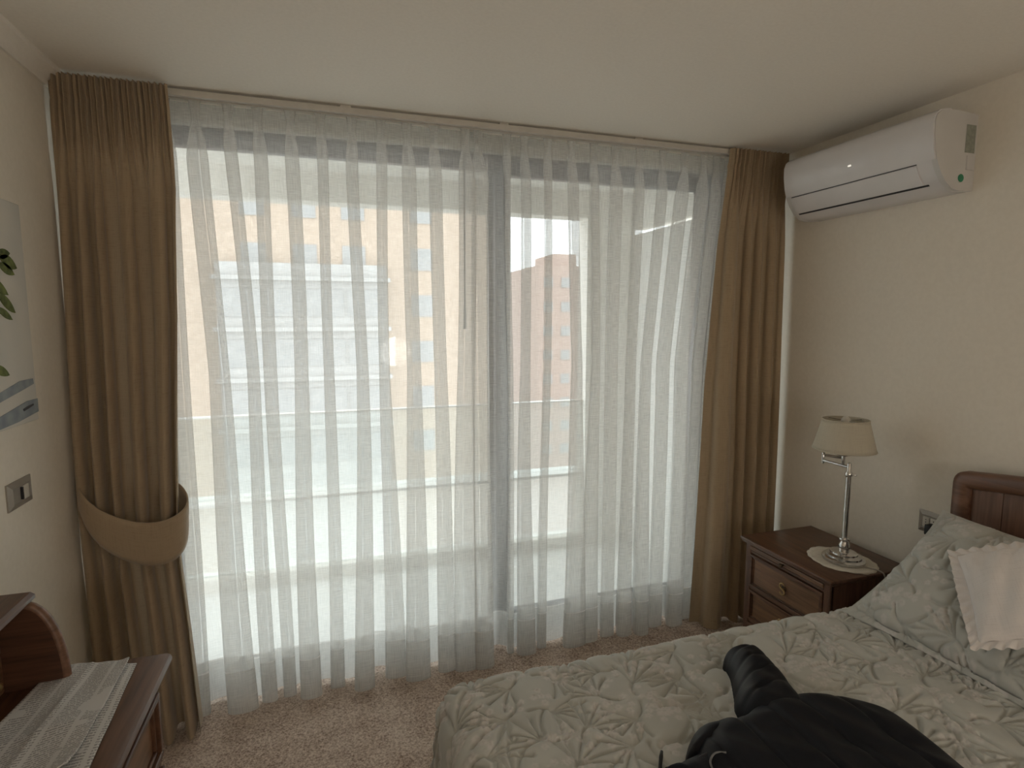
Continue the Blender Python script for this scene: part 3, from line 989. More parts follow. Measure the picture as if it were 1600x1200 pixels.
# switch key on the stem cap
obj('switch', MB().tube([(LX, LY, LZ + 0.364), (LX + 0.012, LY - 0.026, LZ + 0.362)], 0.003, 8), CHROME, lamp, smooth=True)
ax, ay = LX - 0.005, LY + 0.125
arm = MB()
arm.tube([(LX, LY, LZ + 0.392), (ax, ay, LZ + 0.392)], 0.0055, 10)
obj('lower_arm', arm, CHROME, lamp, smooth=50)
obj('arm_pivot', MB().tube([(ax, ay, LZ + 0.378), (ax, ay, LZ + 0.382), (ax, ay, LZ + 0.425), (ax, ay, LZ + 0.428)], [0.004, 0.006, 0.006, 0.004], 12), CHROME, lamp, smooth=50)
SX, SY = LX - 0.005, LY + 0.042
SX, SY = 2.03, 1.795
obj('upper_arm', MB().tube([(ax, ay, LZ + 0.415), (SX, SY, LZ + 0.415)], 0.0055, 10), CHROME, lamp, smooth=50)
obj('socket', MB().lathe([(0.007, 0.385), (0.007, 0.425), (0.028, 0.428), (0.030, 0.431), (0.012, 0.434), (0.009, 0.44), (0.009, 0.47), (0.014, 0.475), (0.014, 0.53)], (SX, SY, LZ), 20), CHROME, lamp, smooth=45)
obj('bulb', MB().lathe([(0.012, 0.53), (0.016, 0.54), (0.020, 0.56), (0.017, 0.58), (0.008, 0.59)], (SX, SY, LZ), 16), ROCKER, lamp, smooth=True)
rows = []
for t in np.linspace(0, 1, 10):
    z = LZ + 0.452 + 0.125 * t
    R = 0.118 + (0.086 - 0.118) * t
    rows.append([(SX + R * math.cos(a), SY + R * math.sin(a), z) for a in np.linspace(0, 2 * PI, 65)])
P = np.array(rows)
UV = np.stack(np.meshgrid(np.linspace(0, 0.65, 65), np.linspace(0, 0.13, 10)), -1)
sh = obj('shade', MB().grid(P, UV), SHADE, lamp, smooth=True, fixn=False)
md = sh.modifiers.new('thickness', 'SOLIDIFY')
md.thickness = 0.002
for zz, R in ((0.452, 0.118), (0.577, 0.086)):
    obj('shade_trim', MB().tube([(SX + R * math.cos(a), SY + R * math.sin(a), LZ + zz) for a in np.linspace(0, 2 * PI, 49)], 0.0022, 6, False), SHADE, sh, smooth=True)
obj('shade_spider', MB().tube([(SX - 0.085, SY, LZ + 0.572), (SX + 0.085, SY, LZ + 0.572)], 0.0018, 6).tube([(SX, SY - 0.085, LZ + 0.572), (SX, SY + 0.085, LZ + 0.572)], 0.0018, 6).tube([(SX, SY, LZ + 0.53), (SX, SY, LZ + 0.572)], 0.003, 6), CHROME, sh, smooth=True)
cord = catmull([(LX + 0.02, LY - 0.07, NZ + 0.005), (2.03, 1.64, NZ + 0.006), (2.045, 1.603, NZ + 0.005), (2.055, 1.592, NZ - 0.02), (2.07, 1.585, 0.48), (2.12, 1.56, 0.45), (2.20, 1.55, 0.62), (2.228, 1.558, 0.748)], 8)
obj('cord', MB().tube([tuple(p) for p in cord], 0.0028, 8), CORDM, lamp, smooth=True)
obj('plug', MB().bbox(2.210, 2.2465, 1.545, 1.571, 0.745, 0.788, 0.006), BLACKP, lamp, smooth=40)

# ================================================================== outlet and switch
out = empty('wall_outlet', (XR, 1.56, 0.785))
tag(out, 'pewter wall outlet plate with black plug beside the headboard', 'outlet')
def plate(axis_x, sgn, y0, y1, z0, z1):
    d0 = 0.011
    v = []
    for (ins, dep) in ((0.0, 0.0), (0.0, 0.004), (0.016, d0), (0.020, d0 - 0.001)):
        v += [(axis_x + sgn * dep, y0 + ins, z0 + ins), (axis_x + sgn * dep, y1 - ins, z0 + ins), (axis_x + sgn * dep, y1 - ins, z1 - ins), (axis_x + sgn * dep, y0 + ins, z1 - ins)]
    f = []
    for r_ in range(3):
        for k in range(4):
            f.append((r_ * 4 + k, r_ * 4 + (k + 1) % 4, r_ * 4 + 4 + (k + 1) % 4, r_ * 4 + 4 + k))
    f.append((12, 13, 14, 15))
    f.append((3, 2, 1, 0))
    return MB().add(v, f)
obj('plate', plate(XR, -1, 1.495, 1.625, 0.742, 0.828), PLATE, out)
for y in (1.53, 1.56, 1.59):
    so = obj('socket', MB().bbox(XR - 0.014, XR - 0.009, y - 0.013, y + 0.013, 0.765, 0.805, 0.002), ROCKER, out)
    for dz in (-0.01, 0, 0.01):
        obj('pin_hole', MB().tube([(XR - 0.0145, y, 0.785 + dz), (XR - 0.012, y, 0.785 + dz)], 0.0022, 8), BLACKP, so)
swt = empty('light_switch', (XL, 1.98, 1.085))
tag(swt, 'pewter light switch plate on the wall above the desk', 'light switch')
obj('plate', plate(XL, 1, 1.912, 2.048, 1.046, 1.124), PLATE, swt)
obj('rocker', MB().bbox(XL + 0.009, XL + 0.016, 1.975, 2.008, 1.066, 1.106, 0.003), ROCKER, swt)
obj('rocker_slot', MB().box(XL + 0.009, XL + 0.0165, 1.969, 1.974, 1.068, 1.104), DARKSLOT, swt)

# ================================================================== canvas painting on the left wall
pic = empty('canvas_painting', (XL, 1.75, 1.28))
tag(pic, 'pale unframed canvas with green leaves and blue streaks on left wall', 'painting')
CANV = mat_noise('pale_grey_blue_canvas', (0.62, 0.61, 0.57), (0.70, 0.67, 0.61), 7, 0.9, 0.2, 0.002)
P_BLUE = mat_noise('blue_grey_paint', (0.22, 0.26, 0.30), (0.33, 0.365, 0.39), 25, 0.7, 0.2)
P_GREEN = mat_noise('leaf_green_paint', (0.075, 0.10, 0.03), (0.20, 0.24, 0.07), 40, 0.7, 0.2)
P_DARK = mat_noise('dark_paint', (0.04, 0.045, 0.05), (0.08, 0.08, 0.09), 60, 0.7, 0.0)
obj('canvas', MB().bbox(XL, XL + 0.012, 1.36, 2.114, 1.28, 1.925, 0.003), CANV, pic)
def daub(name, poly, mat, h=0.0016):
    return obj(name, MB().prism(poly, 0, XL + 0.0115, XL + 0.0125 + h), mat, pic)
daub('blue_stroke', [(1.50, 1.375), (1.90, 1.385), (2.02, 1.408), (2.095, 1.408), (2.098, 1.392), (2.04, 1.382), (1.90, 1.36), (1.50, 1.345)], P_BLUE)
daub('blue_stroke', [(1.50, 1.31), (1.90, 1.322), (2.05, 1.345), (2.112, 1.345), (2.112, 1.305), (1.99, 1.292), (1.80, 1.283), (1.50, 1.283)], P_BLUE)
daub('signature_stroke', [(2.018, 1.325), (2.045, 1.330), (2.082, 1.333), (2.084, 1.328), (2.05, 1.322), (2.022, 1.318)], P_DARK, 0.0022)
leaves = [((1.97, 1.76), (2.062, 1.735), 0.020), ((1.96, 1.74), (2.045, 1.715), 0.016), ((1.95, 1.76), (2.03, 1.775), 0.016), ((1.94, 1.66), (2.03, 1.605), 0.017), ((1.90, 1.70), (2.00, 1.655), 0.017),
          ((1.93, 1.62), (2.01, 1.585), 0.012), ((1.88, 1.46), (1.965, 1.43), 0.015), ((1.84, 1.72), (1.92, 1.78), 0.018), ((1.82, 1.60), (1.92, 1.64), 0.018), ((1.80, 1.50), (1.88, 1.55), 0.018), ((1.72, 1.78), (1.82, 1.74), 0.02), ((1.70, 1.62), (1.80, 1.58), 0.02)]
for (a, c, wd) in leaves:
    a, c = np.array(a), np.array(c)
    n = np.array([-(c - a)[1], (c - a)[0]])
    n /= np.linalg.norm(n)
    poly = [tuple(a + (c - a) * t + n * wd * math.sin(PI * t) ** 0.8) for t in np.linspace(0, 1, 8)]
    poly += [tuple(a + (c - a) * t - n * wd * 0.8 * math.sin(PI * t) ** 0.8) for t in np.linspace(1, 0, 8)[1:-1]]
    daub('leaf_stroke', poly, P_GREEN)

# ================================================================== secretary desk on the left wall
DZ, DXF, DY1, DY0 = 0.76, -0.396, 1.54, 0.55
dk = empty('secretary_desk', ((XL + DXF) / 2, (DY0 + DY1) / 2, 0))
tag(dk, 'dark wooden secretary desk with drawer hutch against the left wall', 'desk')
edge = [(XL + 0.004, DZ), (DXF - 0.012, DZ), (DXF - 0.004, DZ - 0.003), (DXF, DZ - 0.010), (DXF, DZ - 0.016), (DXF - 0.006, DZ - 0.024), (DXF - 0.014, DZ - 0.028), (DXF - 0.018, DZ - 0.036), (DXF - 0.03, DZ - 0.040), (XL + 0.004, DZ - 0.040)]
obj('desktop', MB().prism(edge, 1, DY0, DY1), WOOD_D, dk, smooth=30)
fx = DXF - 0.045
obj('side_panel', MB().bbox(XL + 0.006, fx, DY1 - 0.05, DY1 - 0.028, 0.06, DZ - 0.04, 0.002), WOOD_Z, dk)
obj('side_panel', MB().bbox(XL + 0.006, fx, DY0 + 0.028, DY0 + 0.05, 0.06, DZ - 0.04, 0.002), WOOD_Z, dk)
obj('back_panel', MB().box(XL + 0.006, XL + 0.02, DY0 + 0.05, DY1 - 0.05, 0.06, DZ - 0.04), WOOD_Z, dk)
obj('plinth', MB().bbox(XL + 0.006, fx - 0.01, DY0 + 0.03, DY1 - 0.03, 0.0, 0.07, 0.003), WOOD_D, dk)
for y in (DY1 - 0.052, DY0 + 0.024):
    obj('corner_post', MB().bbox(fx - 0.02, fx + 0.012, y, y + 0.028, 0.0, DZ - 0.04, 0.003), WOOD_Z, dk)
for (z0, z1) in ((0.53, 0.705), (0.315, 0.515), (0.085, 0.30)):
    y0, y1 = DY0 + 0.055, DY1 - 0.056
    dd = obj('drawer', MB().bbox(XL + 0.05, fx + 0.014, y0, y1, z0, z1, 0.004), WOOD_F, dk)
    mo = MB()
    for (a, bw, xo) in ((0.006, 0.016, 0.030), (0.024, 0.010, 0.022)):
        A0, A1, B0, B1 = y0 + a, y1 - a, z0 + a, z1 - a
        mo.bbox(fx + 0.01, fx + xo, A0, A1, B1 - bw, B1, 0.003)
        mo.bbox(fx + 0.01, fx + xo, A0, A1, B0, B0 + bw, 0.003)
        mo.bbox(fx + 0.01, fx + xo, A0, A0 + bw, B0 + bw, B1 - bw, 0.003)
        mo.bbox(fx + 0.01, fx + xo, A1 - bw, A1, B0 + bw, B1 - bw, 0.003)
    obj('moulding', mo, WOOD_D, dd)
    for y in (DY0 + 0.25, DY1 - 0.25):
        zc = (z0 + z1) / 2
        obj('pull', MB().tube([(fx + 0.014, y - 0.03, zc), (fx + 0.03, y - 0.028, zc - 0.004), (fx + 0.034, y, zc - 0.012), (fx + 0.03, y + 0.028, zc - 0.004), (fx + 0.014, y + 0.03, zc)], 0.0035, 8), BRASS, dd, smooth=True)
# hutch
HZ, HX = 0.972, -0.652
hp = [(XL + 0.006, HZ), (HX - 0.008, HZ), (HX, HZ - 0.006), (HX, HZ - 0.014), (HX - 0.008, HZ - 0.022), (XL + 0.006, HZ - 0.022)]
obj('hutch_top', MB().prism(hp, 1, DY0 + 0.03, 1.512), WOOD_D, dk, smooth=30)
curve = [(XL + 0.006, HZ - 0.022), (-0.668, HZ - 0.022)]
for t in np.linspace(0, 1, 14)[1:]:
    # from (-0.668,.95) sweeping out to (-0.598,.76)
    a = t * PI / 2
    curve.append((-0.668 + 0.070 * math.sin(a) ** 0.9, 0.95 - 0.19 * (1 - math.cos(a)) ** 0.95))
curve.append((XL + 0.006, DZ))
for y0 in (1.478, DY0 + 0.04):
    e_ = obj('hutch_side', MB().prism(curve, 1, y0, y0 + 0.022), WOOD_X, dk)
    bead = [(x, y0 + 0.011, z) for (x, z) in curve[1:-1]]
    obj('edge_bead', MB().tube(bead, 0.0115, 8), WOOD_HF, e_, smooth=50)
obj('hutch_back', MB().box(XL + 0.006, XL + 0.016, DY0 + 0.06, 1.478, DZ, HZ - 0.022), WOOD_X, dk)
hf = -0.708
cabw = (1.478 - (DY0 + 0.062)) / 3
for i in range(3):
    ya = DY0 + 0.062 + i * cabw
    obj('hutch_divider', MB().box(XL + 0.016, hf - 0.004, ya, ya + 0.012, DZ, HZ - 0.022), WOOD_X, dk)
    for (z0, z1) in ((DZ + 0.004, DZ + 0.088), (DZ + 0.094, HZ - 0.026)):
        dd = obj('small_drawer', MB().bbox(XL + 0.02, hf, ya + 0.014, ya + cabw - 0.002, z0, z1, 0.003), WOOD_F, dk)
        ym, zm = ya + cabw * 0.5, (z0 + z1) / 2
        for yk in (ya + cabw * 0.22, ya + cabw * 0.80):
            kk = MB().tube([(hf, yk, zm), (hf + 0.008, yk, zm), (hf + 0.014, yk, zm), (hf + 0.020, yk, zm), (hf + 0.023, yk, zm)], [0.004, 0.004, 0.009, 0.009, 0.004], 12)
            obj('knob', kk, BRASS, dd, smooth=50)

# newspapers
def sheet(name, label, corners, z, seed, lift, creases, uvo):
    """corners: a(0,0) b(1,0) c(1,1) d(0,1) in (x,y)"""
    a, b_, c, d_ = [np.array(p) for p in corners]
    nu, nv = 60, 90
    U, V = np.meshgrid(np.linspace(0, 1, nu), np.linspace(0, 1, nv))
    xy = (1 - U)[..., None] * (1 - V)[..., None] * a + U[..., None] * (1 - V)[..., None] * b_ + U[..., None] * V[..., None] * c + (1 - U)[..., None] * V[..., None] * d_
    h = 0.0015 * np.sin(9 * U + seed) * np.sin(7 * V + 2 * seed) + 0.001 * np.sin(17 * U * V + seed)
    for (kind, pos, amp) in creases:
        t = U if kind == 'u' else V
        h = h + amp * np.exp(-np.abs(t - pos) / 0.05)
    h = h + lift(U, V)
    P = np.dstack([xy, z + 0.0045 + h])
    wU = np.linalg.norm(b_ - a)
    wV = np.linalg.norm(d_ - a)
    UV = np.stack([U * wU + uvo, V * wV + uvo * 0.7], -1)
    o = obj(name, MB().grid(P, UV), NEWS, None, smooth=True, fixn=False)
    md = o.modifiers.new('thickness', 'SOLIDIFY')
    md.thickness = 0.0025
    md.offset = -1
    tag(o, label, 'newspaper', 'newspapers on the desk')
    return o
sheet('newspaper', 'open newspaper page lying beneath the other one on the desk', [(-0.700, 1.02), (-0.437, 1.02), (-0.4635, 1.510), (-0.64, 1.535)], DZ, 1.0,
      lambda U, V: 0 * U, [('u', 0.5, 0.001)], 0.31)
sheet('newspaper', 'creased printed newspaper lying on top of another on the desk', [(-0.690, 1.055), (-0.478, 1.165), (-0.481, 1.520), (-0.640, 1.540)], DZ + 0.006, 2.3,
      lambda U, V: 0.010 * np.exp(-((1 - U) ** 2 + V ** 2) / 0.012) + 0.004 * np.exp(-((1 - U) ** 2 + (1 - V) ** 2) / 0.006), [('u', 0.5, 0.004), ('v', 0.42, 0.004)], 0.05)

# ================================================================== bed
bed = empty('bed', (1.2, 0.78, 0))
tag(bed, 'wooden bed with panelled arched headboard against the right wall', 'bed')
BX0, BX1, BY0, BY1, BZ = 0.27, 2.13, 0.03, 1.50, 0.565
obj('base', MB().bbox(BX0 + 0.01, BX1, BY0 + 0.01, BY1 - 0.01, 0.12, 0.32, 0.02), WOOD_X, bed, smooth=40)
obj('mattress', MB().bbox(BX0, BX1, BY0, BY1, 0.32, BZ - 0.012, 0.05, 4), MATTRESS, bed, smooth=60)
for x in (BX0 + 0.08, BX1 - 0.08):
    for y in (BY0 + 0.08, BY1 - 0.08):
        obj('leg', MB().tube([(x, y, 0), (x, y, 0.12)], [0.025, 0.032], 12), WOOD_Z, bed, smooth=40)
HY0, HY1 = 0.09, 1.452
def hb_top(y):
    t = (y - HY0) / (HY1 - HY0)
    return 1.036 + 0.062 * math.sin(PI * t) ** 1.0
outer = [(HY0, 0.1), (HY0, 0.98)]
R = 0.045
for k in range(7):
    a = PI - k / 6 * PI / 2
    outer.append((HY0 + R + R * math.cos(a), hb_top(HY0 + R) - R + R * math.sin(a)))
for y in np.linspace(HY0 + R, HY1 - R, 24)[1:-1]:
    outer.append((y, hb_top(y)))
for k in range(7):
    a = PI / 2 - k / 6 * PI / 2
    outer.append((HY1 - R + R * math.cos(a), hb_top(HY1 - R) - R + R * math.sin(a)))
outer += [(HY1, 0.98), (HY1, 0.1)]
fw_ = 0.062
cy = (HY0 + HY1) / 2
inner = []
for (y, z) in outer:
    yy = min(max(y, HY0 + fw_), HY1 - fw_)
    zz = z if z < 0.2 else min(z, hb_top(yy) - fw_)
    inner.append((yy, zz))
hbm = MB()
n = len(outer)
x0, x1 = 2.160, 2.205
# rounded frame profile: back, front outer, crown, front inner
lay = [([(p[0], p[1]) for p in outer], x1), ([(p[0], p[1]) for p in outer], x0 + 0.014)]
def mixp(t):
    return [(o_[0] + (i_[0] - o_[0]) * t, o_[1] + (i_[1] - o_[1]) * t) for o_, i_ in zip(outer, inner)]
lay += [(mixp(0.10), x0 + 0.004), (mixp(0.3), x0), (mixp(0.7), x0), (mixp(0.9), x0 + 0.006), (mixp(1.0), x0 + 0.018), (mixp(1.0), x1)]
vs_, fs_ = [], []
for (pl_, xx) in lay:
    vs_ += [(xx, p[0], p[1]) for p in pl_]
for r_ in range(len(lay) - 1):
    for k in range(n - 1):
        fs_.append((r_ * n + k, r_ * n + k + 1, (r_ + 1) * n + k + 1, (r_ + 1) * n + k))
hb = obj('headboard_frame', MB().add(vs_, fs_), WOOD_HF, bed, smooth=50)
# vertical boards inside the frame, one by one
ys = np.linspace(HY0 + fw_ - 0.004, HY1 - fw_ + 0.004, 13)
for k in range(12):
    ya, yb = ys[k] + 0.0012, ys[k + 1] - 0.0012
    poly = [(ya, 0.2), (yb, 0.2), (yb, hb_top(min(max(yb, HY0 + fw_), HY1 - fw_)) - fw_ + 0.006), (ya, hb_top(min(max(ya, HY0 + fw_), HY1 - fw_)) - fw_ + 0.006)]
    obj('panel_board', MB().prism(poly, 0, x0 + 0.022, x0 + 0.034), WOOD_H, hb)

# ---------------------------------------------------------------- quilt relief (stitched sprays and floret clusters)
RES = 0.0028
QW, QH = 2.9, 2.4
gx, gy = int(QW / RES), int(QH / RES)
dist = np.full((gy, gx), 0.036, dtype=np.float32)
flor = np.zeros((gy, gx), dtype=np.float32)
fbump = np.zeros((gy, gx), dtype=np.float32)
K = 12
oy, ox = np.mgrid[-K:K + 1, -K:K + 1]
def stamp_line(pts):
    for (x, y) in pts:
        cx, cy_ = x / RES, y / RES
        ix, iy = int(cx), int(cy_)
        if ix < K or iy < K or ix >= gx - K - 1 or iy >= gy - K - 1:
            continue
        dd = np.sqrt((ix + ox - cx) ** 2 + (iy + oy - cy_) ** 2) * RES
        s = dist[iy - K:iy + K + 1, ix - K:ix + K + 1]
        np.minimum(s, dd, out=s)
def stamp_floret(x, y, r0):
    cx, cy_ = x / RES, y / RES
    ix, iy = int(cx), int(cy_)
    if ix < K or iy < K or ix >= gx - K - 1 or iy >= gy - K - 1:
        return
    dd = np.sqrt((ix + ox - cx) ** 2 + (iy + oy - cy_) ** 2) * RES
    q = np.clip(1 - (dd / r0) ** 2, 0, 1)
    s = fbump[iy - K:iy + K + 1, ix - K:ix + K + 1]
    np.maximum(s, q ** 0.6, out=s)
    s2 = flor[iy - K:iy + K + 1, ix - K:ix + K + 1]
    np.maximum(s2, (dd < r0 * 0.95) * 1.0, out=s2)
def spray(x, y, ang):
    # short stem, then a fan of curved stitched leaf lines
    stamp_line([(x - 0.055 * t * math.cos(ang + 0.5 * t), y - 0.055 * t * math.sin(ang + 0.5 * t)) for t in np.linspace(0, 1, 22)])
    for k in (-2.5, -1.5, -0.5, 0.5, 1.5, 2.5):
        a0 = ang + 0.30 * k + random.uniform(-0.06, 0.06)
        ll = random.uniform(0.085, 0.125) * (1 - 0.05 * abs(k))
        cv = 0.16 * k + random.uniform(-0.1, 0.1)
        pts, px, py = [], x, y
        for t in np.linspace(0, 1, 42):
            pts.append((px, py))
            px += ll / 41 * math.cos(a0 + cv * t * 1.5)
            py += ll / 41 * math.sin(a0 + cv * t * 1.5)
        stamp_line(pts)
    for c in range(2):      # floret clusters behind the fan and at its tip
        d_ = -0.035 if c == 0 else 0.135
        sd_ = random.choice((-1, 1)) * random.uniform(0.02, 0.04)
        ccx, ccy = x + d_ * math.cos(ang) - sd_ * math.sin(ang), y + d_ * math.sin(ang) + sd_ * math.cos(ang)
        done = []
        for k in range(9):
            r0 = 0.032 * math.sqrt(random.random())
            aa = random.uniform(0, 2 * PI)
            fx_, fy_ = ccx + r0 * math.cos(aa), ccy + r0 * math.sin(aa)
            if any(math.hypot(fx_ - a, fy_ - b2) < 0.018 for a, b2 in done):
                continue
            done.append((fx_, fy_))
            for p_ in range(5):
                ap = p_ * 2 * PI / 5 + aa
                stamp_floret(fx_ + 0.0064 * math.cos(ap), fy_ + 0.0064 * math.sin(ap), 0.0044)
yy = 0.05
row = 0
while yy < QH:
    xx = 0.04 + (row % 2) * 0.065
    while xx < QW:
        base = (-0.7, 2.4, 0.5, -2.5)[(row * 3 + int(xx / 0.13)) % 4]
        spray(xx + random.uniform(-0.02, 0.02), yy + random.uniform(-0.02, 0.02), base + random.uniform(-0.5, 0.5))
        xx += 0.13
    yy += 0.105
    row += 1
puff = 0.0115 * (1 - np.exp(-(dist / 0.0040) ** 1.3)) + 0.006 * (np.clip(dist, 0, 0.030) / 0.030) ** 0.7
HREL = (puff * (1 - flor * 0.35) + 0.0075 * fbump).astype(np.float32)
def blur(A, n=1):
    for _ in range(n):
        B = np.pad(A, 1, mode='edge')
        A = (B[:-2, 1:-1] + B[2:, 1:-1] + B[1:-1, :-2] + B[1:-1, 2:] + 2 * B[1:-1, 1:-1]) / 6
    return A
FLOR = blur(flor, 1)
def sample(A, u, v):
    u = np.clip(u / RES, 0, gx - 2.001)
    v = np.clip(v / RES, 0, gy - 2.001)
    iu, iv = u.astype(int), v.astype(int)
    fu, fv = u - iu, v - iv
    return A[iv, iu] * (1 - fu) * (1 - fv) + A[iv, iu + 1] * fu * (1 - fv) + A[iv + 1, iu] * (1 - fu) * fv + A[iv + 1, iu + 1] * fu * fv

def grid_normals(P):
    du = np.gradient(P, axis=1)
    dv = np.gradient(P, axis=0)
    n_ = np.cross(du, dv)
    return n_ / (np.linalg.norm(n_, axis=2, keepdims=True) + 1e-12)

def grid_obj(name, P, UV, mat, flo=None, parent=None, thick=None):
    ny, nx = P.shape[:2]
    me = bpy.data.meshes.new(name)
    if parent is not None:
        off = np.array(rootloc(parent))
        l = Vector((0, 0, 0))
    else:
        mn, mx_ = P.reshape(-1, 3).min(0), P.reshape(-1, 3).max(0)
        off = np.array([(mn[0] + mx_[0]) / 2, (mn[1] + mx_[1]) / 2, mn[2]])
        l = Vector(off)
    idx = np.arange(ny * nx).reshape(ny, nx)
    F = np.stack([idx[:-1, :-1], idx[:-1, 1:], idx[1:, 1:], idx[1:, :-1]], -1).reshape(-1, 4)
    me.vertices.add(ny * nx)
    me.vertices.foreach_set('co', (P.reshape(-1, 3) - off).astype(np.float32).ravel())
    me.loops.add(F.size)
    me.loops.foreach_set('vertex_index', F.ravel().astype(np.int32))
    me.polygons.add(len(F))
    me.polygons.foreach_set('loop_start', np.arange(0, F.size, 4, dtype=np.int32))
    me.polygons.foreach_set('loop_total', np.full(len(F), 4, dtype=np.int32))
    me.update(calc_edges=True)
    me.polygons.foreach_set('use_smooth', np.ones(len(F), dtype=bool))
    uvl = me.uv_layers.new(name='UVMap')
    uvl.data.foreach_set('uv', UV.reshape(-1, 2)[F.ravel()].astype(np.float32).ravel())
    if flo is not None:
        at = me.attributes.new('floret', 'FLOAT', 'POINT')
        at.data.foreach_set('value', flo.ravel().astype(np.float32))
    me.materials.append(mat)
    me.validate()
    o = bpy.data.objects.new(name, me)
    COL.objects.link(o)
    o.parent = parent
    o.location = l
    return o

# bedspread: drapes over foot end and window side
SP = 0.0030
p = np.arange(-0.46, 1.88, SP)
q = np.arange(-0.05, 1.98, SP)
PP, QQ = np.meshgrid(p, q)
r0 = 0.075
ex = np.maximum(0, r0 - PP)          # beyond foot fillet start
ey = np.maximum(0, QQ - (1.47 - r0))
ds = np.hypot(ex, ey) + 1e-9
nx_, ny_ = -ex / ds, ey / ds
arc = r0 * PI / 2
hor = np.where(ds < arc, r0 * np.sin(np.minimum(ds / r0, PI / 2)), r0 + (ds - arc) * 0.10)
dz = np.where(ds < arc, r0 * (1 - np.cos(np.minimum(ds / r0, PI / 2))), r0 + (ds - arc) * 0.985)
ang = np.arctan2(ey, ex)
hor = hor + np.clip(ds - arc, 0, 1) * 0.10 * np.sin(ang * 10) * np.sin(2 * ang) ** 2
hor = hor + np.clip(ds - arc, 0, 0.4) * 0.02 * np.sin(PP * 11 + QQ * 9)
X = BX0 - 0.01 + np.maximum(PP, r0) + nx_ * hor
Y = BY0 + 0.005 + np.minimum(QQ, 1.47 - r0) + ny_ * hor
Zt = BZ + 0.002 + 0.012 * np.sin(np.clip(QQ / 1.47, 0, 1) * PI) + 0.003 * np.sin(PP * 7 + 1) * np.sin(QQ * 6)
Z = np.maximum(Zt - dz, 0.02)
P = np.dstack([X, Y, Z])
nrm = grid_normals(P)
nrm *= np.sign(nrm[..., 2:3] + 0.3)
u_, v_ = PP + 0.5, QQ + 0.15
P = P + nrm * sample(HREL, u_, v_)[..., None]
spread = grid_obj('bedspread', P, np.stack([u_, v_], -1), QUILT, sample(FLOR, u_, v_))
tag(spread, 'sage green quilted bedspread with stitched flower sprays covering the bed', 'bedspread')

# ---------------------------------------------------------------- pillow in quilted sham
def pillow_points(wu, wv, nu, nv, thick, flange=0.0, power=0.55, seed=0, corner=0.06):
    U, V = np.meshgrid(np.linspace(-1, 1, nu), np.linspace(-1, 1, nv))
    fu = 1 - flange / (wu / 2)
    fv = 1 - flange / (wv / 2)
    a = np.clip(1 - np.abs(U / fu) ** 2.6, 0, 1) * np.clip(1 - np.abs(V / fv) ** 2.6, 0, 1)
    h = thick / 2 * a ** power
    # sides pull in between the corners
    Xl = U * wu / 2 * (1 - corner * (1 - V ** 2) * np.abs(U) ** 3)
    Yl = V * wv / 2 * (1 - corner * (1 - U ** 2) * np.abs(V) ** 3)
    h = h + a * (0.006 * np.sin(5 * U + seed) * np.sin(4 * V + 2 * seed))
    return U, V, Xl, Yl, h

def place(c, eu, ev, en, Xl, Yl, h):
    return c + Xl[..., None] * eu + Yl[..., None] * ev + h[..., None] * en

pb = empty('pillow', (1.88, 1.06, 0.58))
tag(pb, 'large sage quilted pillow leaning against the headboard', 'pillow')
eu = np.array([0, 1.0, 0])
sl_ = math.radians(36)
ev = np.array([math.cos(sl_), 0, math.sin(sl_)])
en = np.array([-math.sin(sl_), 0, math.cos(sl_)])
pc = np.array([1.892, 1.055, 0.735])
U, V, Xl, Yl, h = pillow_points(0.76, 0.54, 250, 180, 0.17, 0.03, 0.5, 1.0)
F_ = place(pc, eu, ev, en, Xl, Yl, h + 0.004)
nr = grid_normals(F_)
nr *= np.sign((nr * en).sum(-1, keepdims=True))
us, vs2 = Xl + 1.3, Yl + 1.1
F_ = F_ + nr * (sample(HREL, us, vs2) * np.clip((1 - np.maximum(np.abs(U), np.abs(V))) / 0.10, 0.05, 1))[..., None] * 0.9
grid_obj('front_cover', F_, np.stack([us, vs2], -1), QUILT, sample(FLOR, us, vs2), pb)
B_ = place(pc, eu, ev, en, Xl[::3, ::3], Yl[::3, ::3], -h[::3, ::3] * 0.9 - 0.002)
grid_obj('back_cover', B_, np.stack([us[::3, ::3], vs2[::3, ::3]], -1), QUILT, sample(FLOR, us, vs2)[::3, ::3] * 0, pb)

# ---------------------------------------------------------------- small white cushion with frilled edge
cb = empty('cushion', (1.82, 0.98, 0.68))
tag(cb, 'small white cotton cushion with frilled edge propped on the green pillow', 'cushion')
sl2 = math.radians(37)
e1 = np.array([0, 1.0, 0])
e2 = np.array([math.cos(sl2), 0, math.sin(sl2)])
e3 = np.cross(e1, e2)
if e3[2] < 0:
    e3 = -e3
rot = math.radians(-40)
cu = e1 * math.cos(rot) + e2 * math.sin(rot)
cv_ = -e1 * math.sin(rot) + e2 * math.cos(rot)
cc = np.array([1.830, 0.985, 0.845]) - 0.0 * e3
U, V, Xl, Yl, h = pillow_points(0.31, 0.31, 60, 60, 0.10, 0.0, 0.5, 2.0, 0.05)
wr = 0.004 * np.sin(14 * U + 5 * V) * (1 - U ** 2) + 0.004 * np.sin(9 * V - 11 * U) * (np.abs(U) * np.abs(V))
F_ = place(cc, cu, cv_, e3, Xl, Yl, h + wr)
UVc = np.stack([Xl + 0.3, Yl + 0.3], -1)
grid_obj('front_cover', F_, UVc, WHITE_COT, None, cb)
B_ = place(cc, cu, cv_, e3, Xl, Yl, -h * 0.8 - 0.001)
grid_obj('back_cover', B_, UVc, WHITE_COT, None, cb)
